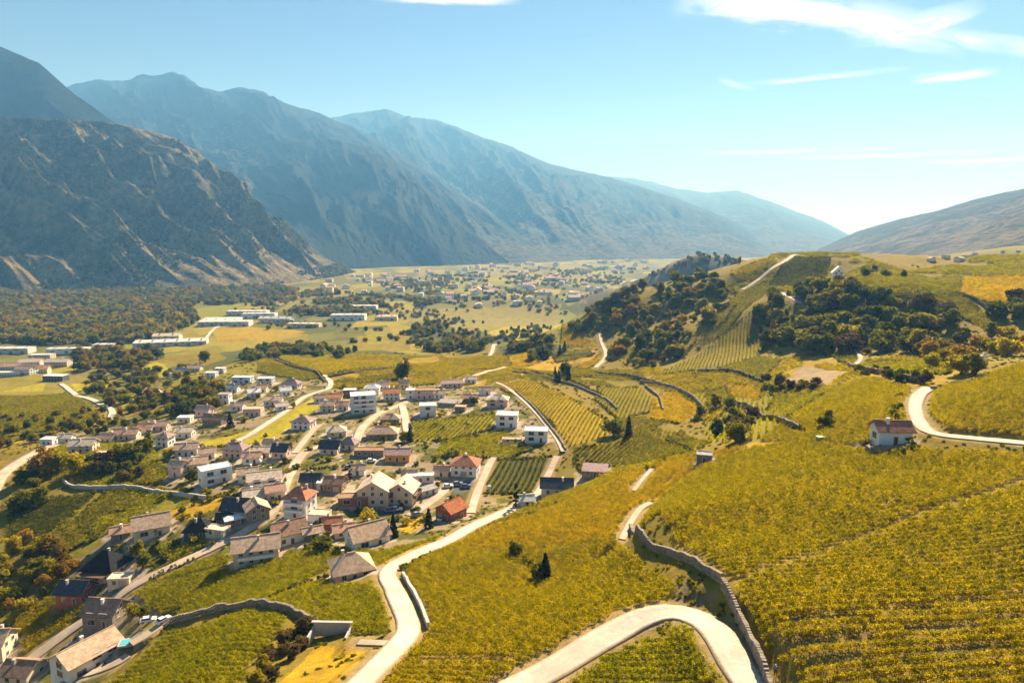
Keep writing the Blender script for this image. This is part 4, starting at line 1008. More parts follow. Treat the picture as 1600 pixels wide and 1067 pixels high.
HOUSES = [
 # lower left
 (138,1040,17,11,5.2,62,'gable',3.0,'white','tan','big white house with a tan gable roof in the bottom left','W'),
 (38,1058,10,9,3.6,-6,'gable',2.4,'cream','brown','low cream house with a brown roof in the bottom left corner',''),
 (-8,1025,11,10,6.5,8,'gable',3,'cream','tan','tall cream house cut by the left edge near the bottom','B'),
 (168,968,11.5,10,4.6,-6,'gable',3.2,'stone','brown','stone house with a dark brown roof beside the street','W'),
 (120,935,10.5,8.5,4.2,-4,'gable',3.0,'red','slate','reddish house with a black slate roof above the vine strip',''),
 (168,895,13,12,4.2,-8,'hip',5.0,'cream','black','house with the big black hip roof and cream ground floor','V'),
 (190,912,8,5,2.8,6,'flat',0,'beige','beige','low flat annex with a pale roof by the street below the black hip roof','G'),
 (238,832,14,11,4.4,28,'gable',3.6,'cream','tan','tan roofed house with a wide gable amid the left gardens','W'),
 (190,838,7.5,6,3.0,26,'gable',1.8,'stone','salmon','small salmon roofed annex left of the tan gable house',''),
 (312,834,10,9,3.4,8,'hip',3.2,'dark','black','dark walled house with a black roof beside the street bend',''),
 (341,835,9,5,2.6,-14,'flat',0,'cream','beige','cream flat garage right of the dark black roofed house','G'),
 (370,818,10,4,2.6,34,'shed',0.6,'stone','white','long pale carport roof along the street',''),
 (372,805,11,9,4.2,-6,'gable',3.4,'beige','slate','beige house with a dark slate roof above the carport',''),
 (402,808,8.5,9,4.8,-60,'gable',2.6,'stone','tan','narrow stone house beside the street next to the slate roof',''),
 (404,783,12,9,3.6,20,'gable',2.0,'beige','beige','beige house with a pale roof above the slate roofed one',''),
 (414,760,15,10,5.0,20,'gable',2.4,'white','beige','white house with a broad pale roof left of the street','WB'),
 (402,872,16,11,5.6,18,'gable',3.0,'beige','tan','beige apartment house with a tan roof in front of the green vines','B'),
 (452,842,12,11,4.4,32,'gable',3.0,'white','brown','white house with a brown roof right of the street',''),
 (470,802,10.5,10,8.2,-12,'hip',3.2,'white','rust','tall white villa with balconies and a rusty brown roof','BW'),
 (574,848,14,10.5,4.0,34,'gable',3.6,'white','tan','house with a steep tan roof and white gable above the lane','W'),
 (550,898,12,10.5,3.6,24,'hip',3.4,'pink','tan','pinkish stone house with a folded tan roof at the lane bend',''),
 (588,782,13,14,6.6,88,'gable',4.0,'beige','beige','larger of the two chalets with broad pale gables by the dark courtyard','BK'),
 (630,782,12,12,6.0,82,'gable',3.6,'beige','beige','smaller of the two chalets with broad pale gables by the dark courtyard','BK'),
 (553,787,13,6,3.2,6,'flat',0,'brown','brown','low brown terrace building left of the chalets','W'),
 (728,738,13,12,5.4,-8,'hip',3.0,'white','rust','big white house with a dark red roof above the car park','G'),
 (691,742,7,5.5,3.0,-6,'gable',1.6,'beige','salmon','small salmon roofed outbuilding left of the big white house',''),
 (657,752,13,5,3.0,8,'flat',0,'grey','white','long white flat canopy building right of the chalets',''),
 (705,808,9.5,9,4.4,52,'gable',2.6,'red','red','red brick house with an orange red roof at the lane',''),
 (622,718,13,8,4.0,2,'gable',2.0,'orange','pink','bright orange house with a pale brown roof',''),
 (517,707,10,8,3.8,-4,'gable',3.0,'cream','slate','cream house with a dark blue slate roof at the street head',''),
 (546,700,9,8,3.6,-10,'hip',2.6,'cream','mauve','cream house with a brown hip roof right of the slate roof',''),
 (578,711,16,6,2.8,0,'flat',0,'stone','brown','long low brown roofed building left of the orange house',''),
 (526,680,11,9,3.6,14,'hip',2.4,'beige','beige','beige house with a pale hip roof above the slate roof',''),
 (440,713,8,7.5,4.2,-4,'gable',2.8,'pink','slate','pinkish house with a dark slate roof left of the street',''),
 (370,712,12,9,5.0,-8,'hip',2.4,'pink','mauve','pink house with a mauve roof under the bright meadow',''),
 (412,712,9,8,3.4,0,'gable',1.8,'beige','beige','low beige house between the pink house and the street',''),
 (337,752,14.5,9,6.8,36,'flat',0,'white','white','white modern house with dark balconies in the left village','BW'),
 (305,733,12,8,4.2,24,'gable',2.2,'beige','tan','tan roofed house behind the white modern one',''),
 (280,742,7.5,7,5.6,-10,'gable',2.0,'pink','tan','pinkish grey house left of the white modern one',''),
 (293,710,12,8,4.4,14,'gable',2.2,'grey','tan','grey house with a light tan roof left of the pink house',''),
 (259,695,8,8,5.6,-6,'hip',2.2,'white','mauve','white house with a mauve roof among the left trees',''),
 (290,682,10,8,4.2,6,'gable',1.8,'grey','beige','grey house with a pale roof at the meadow end',''),
 (250,671,11,8,3.6,8,'gable',2.0,'beige','pink','pale pink roofed house behind the mauve roof',''),
 (198,685,15,9,4.0,10,'gable',2.6,'beige','salmon','long salmon roofed house beyond the tall trees',''),
 (132,704,14,10,4.6,8,'gable',2.6,'beige','beige','beige house with a pale roof beyond the yellow round tree',''),
 (78,694,8.5,7,3.8,-2,'flat',0,'white','white','small white flat house at the head of the left road',''),
 (165,714,9.5,6,2.6,-4,'flat',0,'brown','tan','flat tan roofed shed right of the beige house on the left',''),
 # upper village
 (475,668,12.5,10,5.0,-8,'pyramid',2.8,'white','mauve','white villa with a mauve pyramid roof at the lane head',''),
 (397,648,12,9,4.4,4,'flat',0,'pink','tan','pinkish house with a flat tan roof above the bright meadow',''),
 (428,632,12.5,9,4.0,6,'gable',2.0,'grey','tan','house with a wide tan roof left of the upper lane',''),
 (352,630,8.5,8,6.8,2,'flat',0,'white','grey','slim white two storey house before the dark slope',''),
 (397,620,9,8,4.4,30,'gable',2.2,'white','white','white gabled house below the grey modern ones',''),
 (446,617,8,7,4.2,30,'gable',2.2,'white','white','white gabled house beside the upper lane',''),
 (456,606,14,9,4.4,-8,'hip',2.6,'grey','mauve','mauve grey house behind the white gable by the upper lane',''),
 (380,598,17,9,4.8,-2,'flat',0,'blue','white','long bluish modern house at the edge of the far village','W'),
 (416,600,13,9,5.0,0,'flat',0,'grey','white','grey modern house with a pale flat roof beside the bluish one','W'),
 (331,590,10,8,4.6,2,'flat',0,'white','white','white flat house at the far left of the upper village',''),
 (345,583,9,7,4.6,0,'flat',0,'grey','white','dark fronted house behind the white flat one',''),
 (320,648,10,8,4.2,-6,'gable',2.4,'pink','pink','pink roofed house below the dark slope',''),
 (337,662,14,9,4.0,-10,'gable',2.6,'stone','brown','brown roofed stone house left of the dark conifer',''),
 (290,659,9,7,3.2,4,'flat',0,'cream','white','low cream house left of the brown roofed stone house',''),
 (512,642,9,8,4.8,6,'gable',2.0,'beige','tan','small beige house with a tan roof left of the grey apartment block',''),
 (524,628,10,8,4.2,6,'gable',2.0,'cream','orange','cream house with an orange roof behind the small beige one',''),
 (547,618,9,7,4.4,4,'flat',0,'dark','white','dark fronted house with a white flat roof',''),
 (568,642,17,13,11,16,'flat',0,'blue','white','tall bluish grey apartment block in the upper village','WB'),
 (582,616,11,9,5.4,4,'hip',2.2,'white','white','white hip roofed house behind the apartment block',''),
 (613,624,12,10,5.6,4,'gable',2.6,'grey','orange','grey house with an orange roof right of the apartment block',''),
 (642,622,7,7,6.0,4,'flat',0,'white','white','narrow white house left of the brownish block',''),
 (664,622,14,10,6.0,2,'flat',0,'pink','brown','brownish flat roofed block behind the white cube by the street',''),
 (669,648,11,10,6.4,6,'flat',0,'white','white','white cube house beside the upper street','W'),
 (706,604,17,9,3.6,10,'gable',2.0,'pink','pink','long pink roofed barn on the upper street',''),
 (778,634,14,10,5.2,-6,'hip',2.2,'pink','beige','pinkish beige villa near the end of the upper street','W'),
 (700,634,13,8,2.8,-12,'shed',0.8,'stone','grey','grey roofed shelter between the white cube and the pinkish villa',''),
 (793,664,13,10.5,6.6,-6,'flat',0,'white','white','white cube house at the cart track, the left one of two','W'),
 (838,688,13,9.5,5.8,-4,'flat',0,'white','white','white cube house at the cart track, the right one of two','W'),
 (800,690,11,5,1.6,-4,'flat',0,'beige','tan','low tan terrace between the two white cube houses',''),
 (598,682,18,11,3.4,4,'hip',2.8,'stone','tan','big tan hip roofed barn above the olive plot',''),
 (610,660,12,8,3.4,4,'hip',2.2,'stone','tan','smaller tan hip roofed barn behind the big one',''),
 (870,770,14,9,4.0,-4,'gable',2.6,'grey','slate','grey house with a long dark slate roof under the vineyard crest',''),
 (930,742,12,9,2.8,-10,'shed',1.0,'stone','mauve','brownish grey shed roof at the foot of the vineyard crest',''),
 (822,790,6,5,3.2,10,'gable',1.4,'white','white','tiny white house at the cypress',''),
 (524,764,8.5,8,4.0,-4,'gable',2.2,'brown','brown','brown wooden garage house above the tall white villa','G'),
 (487,757,9,7,3.2,2,'gable',2.2,'stone','slate','low dark roofed house behind the tall white villa',''),
 (505,762,5,5,2.6,0,'flat',0,'grey','white','white flat carport between the dark roof and the wooden garage',''),
 # smaller houses and sheds filling the village
 (430,778,8,7,4.4,26,'gable',2.0,'cream','salmon','small cream house with a salmon roof squeezed between the street and the pale roofs',''),
 (388,748,9,7,3.8,18,'gable',1.8,'white','tan','white cottage left of the broad pale roofed white house',''),
 (395,768,7,6,3.0,14,'flat',0,'beige','beige','low beige annex under the broad pale roofed white house',''),
 (352,815,6,5,2.6,10,'gable',1.4,'brown','dark','little dark shed left of the long pale carport',''),
 (500,812,8,6,2.8,-8,'flat',0,'white','beige','low white annex right of the tall white villa',''),
 (520,822,7,5,2.6,12,'gable',1.4,'red','rust','little rust roofed shed below the dark courtyard',''),
 (538,836,8,6,3.0,20,'gable',1.6,'cream','salmon','small salmon roofed house left of the steep tan roof',''),
 (488,838,7,5,2.6,28,'gable',1.4,'stone','tan','small tan roofed shed right of the brown roofed white house',''),
 (668,772,9,4.5,2.6,40,'shed',0.6,'grey','grey','grey carport roof beside the lane to the car park',''),
 (640,748,7,5,3.0,8,'gable',1.6,'beige','tan','small tan roofed outbuilding behind the chalets',''),
 (560,740,7,6,3.2,4,'gable',1.6,'white','tan','small white house left of the slim dark cypress',''),
 (395,722,9,7,3.8,6,'gable',1.8,'white','salmon','white house with a salmon roof below the pink house',''),
 (425,700,8,6,3.4,-6,'gable',1.8,'cream','tan','cream cottage between the pink house and the dark slate roof',''),
 (325,715,8,7,3.8,18,'gable',1.8,'white','tan','white cottage above the white modern house',''),
 (230,675,9,7,4.0,4,'gable',2.0,'white','salmon','white house with a salmon roof beside the tall yellow green tree',''),
 (170,690,9,7,3.6,-4,'gable',2.0,'cream','tan','cream house with a tan roof left of the tall trees',''),
 (105,690,8,7,3.6,6,'gable',1.8,'white','beige','white cottage right of the small flat house at the left road',''),
 (372,640,9,7,3.8,2,'gable',1.8,'white','tan','white cottage left of the flat tan roofed house',''),
 (440,640,8,6,3.4,30,'gable',1.6,'white','beige','small white house on the lower side of the upper lane',''),
 (410,612,8,7,4.0,4,'gable',1.8,'cream','salmon','cream house between the white gables of the upper village',''),
 (365,612,9,7,4.2,0,'gable',1.8,'white','grey','white house with a grey roof below the bluish modern house',''),
 (500,628,8,6,3.8,8,'gable',1.6,'white','tan','white cottage left of the orange roofed cream house',''),
 (536,640,8,6,4.0,10,'gable',1.8,'white','salmon','white house with a salmon roof hard left of the apartment block',''),
 (600,608,9,7,4.4,4,'gable',2.0,'white','tan','white house with a tan roof at the top of the apartment cluster',''),
 (632,606,8,6,4.2,4,'gable',2.0,'cream','salmon','cream house with a salmon roof behind the narrow white house',''),
 (686,622,8,7,4.0,8,'gable',1.8,'white','tan','white cottage right of the brownish block',''),
 (735,628,9,7,3.8,-4,'gable',1.8,'cream','salmon','cream house with a salmon roof left of the pinkish villa',''),
 (758,616,9,7,3.8,-2,'gable',1.8,'white','tan','white house with a tan roof above the pinkish villa',''),
 (735,598,9,7,3.6,12,'gable',1.8,'white','beige','white cottage at the far end of the upper street',''),
 (720,642,7,6,3.0,-8,'flat',0,'stone','tan','flat tan outbuilding between the grey shelter and the pinkish villa',''),
]
for r in HOUSES:
    px, py, w, d, wh, rot, roof, rh, wc, rc, label, op = r
    farh = py < 625
    house(px, py, w * 0.83, d * 0.83, wh * 0.92, rot, roof, rh * 0.88, wc, rc, label, opts=op, win=True)
hut = house(1391, 690, 8.2, 6.0, 4.0, -6, 'gable', 1.8, 'white', 'rust', 'small white hut with a reddish tiled roof standing alone in the vineyard', 'hut', 'hut', True, 'W')
p = on_ground(1390, 694)[0]
tb = MB(); tb.box((0, 0, -0.9), (13, 3.2, 2.4)); tb.box((0, -1.5, 0.55), (13, 0.25, 0.6))
te = tb.build('stone_terrace', M_stone); te.location = (p[0] - 1.0, p[1] - 4.0, p[2] + 0.1); te.rotation_euler = (0, 0, R(-6))
tag(te, 'dark stone terrace under the small white hut', 'terrace')
house(1309, 434, 12, 9, 4.5, 70, 'gable', 4.6, 'white', 'white', 'white chapel with a steep roof on the wooded hilltop', 'chapel', 'chapel', True, '')
house_spots.append((house_spots[-1][0], house_spots[-1][1] - 4, 0, 16, 14))
house(1100, 722, 4.5, 4, 2.6, -15, 'flat', 0, 'stone', 'grey', 'small stone shed sunk into the vineyard crest', 'shed', 'shed', True, '')
# sheds, halls and glasshouses of the left valley
VALLEY = [
 (24,552,42,18,7,4,'flat',0,'grey','pale','white roofed hall at the far left of the valley','hall'),
 (108,552,48,14,6,8,'flat',0,'blue','pale','long bluish white hall in front of the autumn woodland','hall'),
 (163,546,24,14,7,0,'flat',0,'grey','pale','small bluish hall at the right end of the long one','hall'),
 (88,594,20,10,5,-4,'flat',0,'dark','white','dark shed with a white roof beside the bright meadow','shed'),
 (8,578,34,12,5,4,'gable',3,'beige','salmon','long salmon roofed shed at the left edge of the valley','shed'),
 (10,588,32,9,4,2,'flat',0,'grey','pale','low white shed in front of the salmon roofed one','shed'),
 (50,572,22,12,6,10,'gable',3,'beige','beige','beige house in the valley hamlet','house'),
 (92,572,24,12,6,6,'gable',3,'beige','beige','pale gabled barn right of the valley hamlet','barn'),
 (42,584,18,11,6,-10,'gable',3,'white','pink','white house with a pink roof in the valley hamlet','house'),
 (64,582,16,10,5,14,'gable',3,'cream','salmon','cream house with a salmon roof in the valley hamlet','house'),
 (66,560,26,12,5,4,'flat',0,'beige','pale','flat pale workshop behind the valley hamlet','workshop'),
 (268,540,90,16,6,14,'shed',2,'grey','pale','very long white sloping roof left of the yellow field','hall'),
 (262,530,36,16,6,8,'gable',3,'beige','beige','beige hall behind the very long white roof','hall'),
 (345,507,62,40,7,4,'shed',3,'grey','pale','big white warehouse beyond the yellow field','warehouse'),
 (378,509,30,26,8,4,'flat',0,'grey','pale','white block at the right end of the big warehouse','warehouse'),
 (388,492,76,22,8,2,'flat',0,'grey','pale','long pale hall behind the big warehouse','hall'),
 (406,496,60,20,8,4,'flat',0,'white','pale','second long pale hall behind the big warehouse','hall'),
 (432,503,56,18,7,-6,'gable',3,'grey','pale','pale shed row right of the big warehouse','shed'),
 (476,511,52,16,6,-4,'flat',0,'beige','pale','white farm sheds in front of the factory','shed'),
 (545,499,60,24,9,2,'flat',0,'white','pale','white factory with a flat roof in the middle plain','factory'),
 (605,500,36,18,7,4,'gable',3,'beige','beige','pale barn right of the white factory','barn'),
 (570,484,50,22,8,0,'flat',0,'grey','pale','pale hall behind the white factory','hall'),
 (240,617,10,8,4,4,'gable',2,'beige','beige','small farmhouse among the bright plots','house'),
 (285,587,9,8,5,0,'gable',2.5,'dark','grey','dark little house behind the bright plots','house'),
 (305,580,12,9,4,4,'gable',2.5,'beige','pink','pink roofed house behind the bright plots','house'),
 (276,590,10,7,4,-4,'flat',0,'white','pale','little white house left of the dark one beyond the plots','house'),
]
for px, py, w, d, wh, rot, roof, rh, wc, rc, label, cat in VALLEY:
    ho = house(px, py, w, d, wh, rot, roof, rh, wc, rc, label, cat, cat, d < 13)
    if d >= 13:      # big sheds: sliding doors along the front, ribbon windows, skylights on the roof
        dm = MB().box((0, -0.05, 1.9), (4.2, 0.12, 3.8)).mesh('sliding_door', surf_mat('shed_door', (0.22, 0.24, 0.27), 0.6, 0.1))
        sm = MB().box((0, 0, 0.15), (1.4, min(d * 0.6, 9), 0.3)).mesh('skylight', M_glass)
        rm = MB().box((0, -0.05, 0), (5.0, 0.1, 1.0)).mesh('ribbon_window', M_glass)
        nd = max(2, int(w / 13))
        for i in range(nd):
            u = (i - (nd - 1) / 2) * w / nd
            link('sliding_door', dm, ho, (u, -d / 2, 0))
            link('ribbon_window', rm, ho, (u + w / nd / 2 if i < nd - 1 else u - w / nd / 2, -d / 2, wh - 1.3))
            q = link('skylight', sm, ho, (u, 0, wh + 0.26 + (rh * 0.5 if roof == 'shed' else (rh * 0.5 if roof == 'gable' else 0))))
            if roof == 'shed': q.rotation_euler = (math.atan2(rh, d), 0, 0)
            if roof == 'gable': q.location.y = -d * 0.25; q.scale = (1, 0.4, 1); q.rotation_euler = (math.atan2(rh, d / 2), 0, 0)
# distant town: simple blocks with roofs, shared shapes
TOWN = []; TOWN_LOOK = []
for i in range(10):
    rs = random.Random(300 + i); mb = MB()
    w, d, h = rs.uniform(10, 26), rs.uniform(9, 16), rs.uniform(5, 10)
    mb.box((0, 0, h / 2 - 1), (w, d, h + 2), 0, 0)
    if i % 2:
        mb.box((0, 0, h + 0.2), (w + 0.6, d + 0.6, 0.4), 0, 1)
        mb.box((w * 0.2, 0, h + 1.2), (3, 3, 1.8), 0, 0)
    else:
        r = 3.2
        mb.add([(-w / 2 - .6, -d / 2 - .6, h), (w / 2 + .6, -d / 2 - .6, h), (w / 2 + .6, d / 2 + .6, h), (-w / 2 - .6, d / 2 + .6, h), (-w / 2 - .6, 0, h + r), (w / 2 + .6, 0, h + r)],
               [(0, 1, 5, 4), (2, 3, 4, 5), (1, 2, 5), (3, 0, 4), (3, 2, 1, 0)], 1)
    for k in range(int(w / 3.4)):
        for fl in range(int(h / 2.9)):
            mb.box((-w / 2 + 1.8 + k * 3.4, -d / 2 - 0.03, 1.7 + fl * 2.9), (1.3, 0.08, 1.4), 0, 2)
    rcol = rs.choice(['white', 'white', 'beige', 'salmon', 'tan', 'pink'])
    TOWN_LOOK.append(('long ' if w > 18 else 'short ') + ('flat ' if i % 2 else 'gabled ') + rcol + ' roofed')
    TOWN.append(mb.mesh('town_house', [wall_m(rs.choice(['white', 'white', 'white', 'cream', 'beige'])), roof_m(rcol), M_glass]))
def town(poly, n, label, group, seed, smin=0.9, smax=1.5):
    rs = random.Random(seed)
    xs = [p[0] for p in poly]; ys = [p[1] for p in poly]
    arr = np.array([(rs.uniform(min(xs), max(xs)), rs.uniform(min(ys), max(ys))) for _ in range(n * 8)])
    arr = arr[in_poly(arr[:, 0], arr[:, 1], poly)][:n]
    got = []
    for x, y, z in on_ground(arr[:, 0], arr[:, 1]):
        if any((x - a) ** 2 + (y - b) ** 2 < 400 for a, b in got):
            continue
        got.append((x, y))
        ti = rs.randrange(10)
        o = link('town_house', TOWN[ti], None, (x, y, z))
        o.rotation_euler = (0, 0, rs.choice([0, 0.2, 1.57, 1.75]) + rs.uniform(-.2, .2))
        s = rs.uniform(smin, smax); o.scale = (s, s, s)
        tag(o, TOWN_LOOK[ti] + ' ' + label, 'building', group)
town([(470,446),(560,428),(660,430),(690,445),(620,458),(480,462)], 36, 'building of the distant settlement at the mountain toe', 'buildings at the mountain toe', 61)
town([(660,452),(800,440),(985,428),(1000,446),(900,472),(780,482),(640,476)], 80, 'building of the distant town amid the valley', 'buildings of the distant town', 62)
town([(640,424),(800,413),(1010,408),(1020,424),(900,436),(660,434)], 70, 'building in the farthest part of the valley town', 'buildings of the farthest town', 63, 1.1, 1.9)
town([(1430,408),(1500,398),(1570,392),(1600,390),(1600,396),(1500,410)], 16, 'house of the hamlet on the right hillside', 'houses of the right hillside hamlet', 64, 0.3, 0.45)

# ------------------------------------------------------------------ cars
M_tyre = surf_mat('tyre', (0.03, 0.03, 0.03), 0.9, 0.1)
M_rim = surf_mat('rim', (0.45, 0.45, 0.47), 0.4, 0.05)
def car_meshes(col, nm):
    m = surf_mat('car_' + nm, col, 0.3, 0.04, 1, 0.0, 0.01, 0.5)
    prof = [(-2.1, .35), (2.1, .35), (2.15, .75), (1.95, .92), (1.0, 1.02), (-1.95, 1.0), (-2.15, .8)]
    def extr(pr, y0, y1, top=None):
        n = len(pr)
        vs = [(x, y0, z) for x, z in pr] + [(x, y1, z) for x, z in pr]
        return vs, [tuple(range(n)), tuple(range(2 * n - 1, n - 1, -1))] + [(i, n + i, n + (i + 1) % n, (i + 1) % n) for i in range(n)]
    body = MB().add(*extr(prof, -0.88, 0.88))
    cab = [(-1.75, 1.0), (0.95, 1.0), (0.25, 1.46), (-1.35, 1.48)]
    cabin = MB().add(*extr(cab, -0.76, 0.76))
    cabin_m = cabin.mesh('glasshouse', M_glass)
    roof = MB().box((-0.55, 0, 1.49), (1.5, 1.44, 0.06))
    wh = MB(); wh.tube([(0, -0.11, 0), (0, 0.11, 0)], 0.33, 12, 0); wh.tube([(0, -0.125, 0), (0, 0.125, 0)], 0.19, 10, 1)
    return body.mesh('body', m), cabin_m, roof.mesh('roof', m), wh.mesh('wheel', [M_tyre, M_rim]), MB().box((0, 0, 0), (0.06, 0.34, 0.14)).mesh('headlight', M_frame)
CARS = {'white': car_meshes((0.78, 0.78, 0.78), 'white'), 'grey': car_meshes((0.22, 0.23, 0.25), 'grey'), 'blue': car_meshes((0.06, 0.12, 0.28), 'blue'), 'red': car_meshes((0.35, 0.04, 0.03), 'red')}
def car(px, py, col, rot, label):
    p = on_ground(px, py)[0]
    o = thing('parked_car', (p[0], p[1], p[2] + 0.22), R(rot), label, 'car', 'cars parked in the village')
    b, c, r, w, h = CARS[col]
    link('body', b, o); link('glasshouse', c, o); link('roof', r, o)
    for x in (-1.3, 1.3):
        for y in (-0.8, 0.8):
            link('wheel', w, o, (x, y, 0.33))
    for y in (-0.62, 0.62):
        link('headlight', h, o, (2.12, y, 0.74))
for a in [(232,972,'white',20,'white car parked left of the pair at the end of the garden wall'), (256,972,'white',60,'white car parked right of the pair at the end of the garden wall'),
          (580,722,'white',5,'white car in front of the long low brown building'), (545,732,'grey',8,'grey car parked below the slate roofed house'),
          (652,806,'grey',40,'grey car at the entrance of the dark courtyard'), (690,812,'white',70,'white car beside the red brick house'),
          (420,850,'blue',50,'blue car left of the brown roofed white house'), (505,842,'grey',10,'grey car beside the white gabled house above the lane'),
          (700,762,'white',10,'white car on the car park below the big white house'), (715,758,'grey',12,'grey car on the car park beside the white one'),
          (728,762,'blue',14,'blue car on the car park, rightmost of the three'), (575,800,'blue',20,'blue car in the dark courtyard before the chalets'),
          (610,800,'grey',5,'grey car in the dark courtyard before the chalets'), (620,798,'white',8,'white car in the dark courtyard before the chalets')]:
    car(*a)

# ------------------------------------------------------------------ small structures
def place(mb, name, mats, px, py, rot, label, cat, dz=0.0):
    p = on_ground(px, py)[0]
    o = mb.build(name, mats); o.location = (p[0], p[1], p[2] + dz); o.rotation_euler = (0, 0, R(rot))
    return tag(o, label, cat)
bay = MB()
bay.box((0, 2.5, 0.9), (7.6, 0.4, 3.0)); bay.box((-3.8, 0.6, 0.5), (0.4, 4.2, 2.2)); bay.box((3.8, 0.6, 0.5), (0.4, 4.2, 2.2)); bay.box((0, 2.5, 2.5), (8.4, 0.7, 0.2))
place(bay, 'concrete_bay', M_conc, 514, 1000, -2, 'open concrete bay with three walls beside the dry meadow', 'retaining bay')
pool = MB(); pool.box((0, 0, 0.1), (7, 3.6, 0.5), 0, 0); pool.box((0, 0, 0.36), (6.2, 2.8, 0.03), 0, 1)
pw_ = NT(new_mat('pool_water')); pw_.finish((0.10, 0.42, 0.46), 0.08, pw_.bump(pw_.noise(3.0), 0.1, 0.02), 0.5)
place(pool, 'swimming_pool', [M_conc, pw_.m], 208, 1003, 14, 'small turquoise swimming pool behind the big white house', 'pool')
tarp = MB(); tarp.box((0, 0, 0.5), (2.2, 1.6, 1.2), 0, 0); tarp.box((0, 0, 1.16), (2.4, 1.8, 0.16), 0, 1)
place(tarp, 'water_tank', [wall_m('cream'), surf_mat('tank_green', (0.05, 0.25, 0.13), 0.6, 0.1)], 1282, 688, 10, 'pale tank with a green cover on the vineyard crest', 'tank')
pil = MB(); pil.box((0, 0, 1.6), (1.4, 1.4, 4.2)); pil.box((0, 0, 3.9), (1.8, 1.8, 0.5)); pil.add([(-1, -1, 4.15), (1, -1, 4.15), (1, 1, 4.15), (-1, 1, 4.15), (0, 0, 5.2)], [(0, 1, 4), (1, 2, 4), (2, 3, 4), (3, 0, 4)])
place(pil, 'wayside_shrine', wall_m('white'), 1535, 574, 0, 'pale pillar behind the crest of the upper right vineyard', 'pillar')
mast = MB(); mast.box((0, 0, 1), (0.5, 0.5, 3)); mast.box((0, 0, 2.6), (1.2, 0.9, 0.9))
place(mast, 'meter_box', wall_m('grey'), 765, 770, 0, 'small grey box on the lane beside the dark slanting vineyard', 'box')
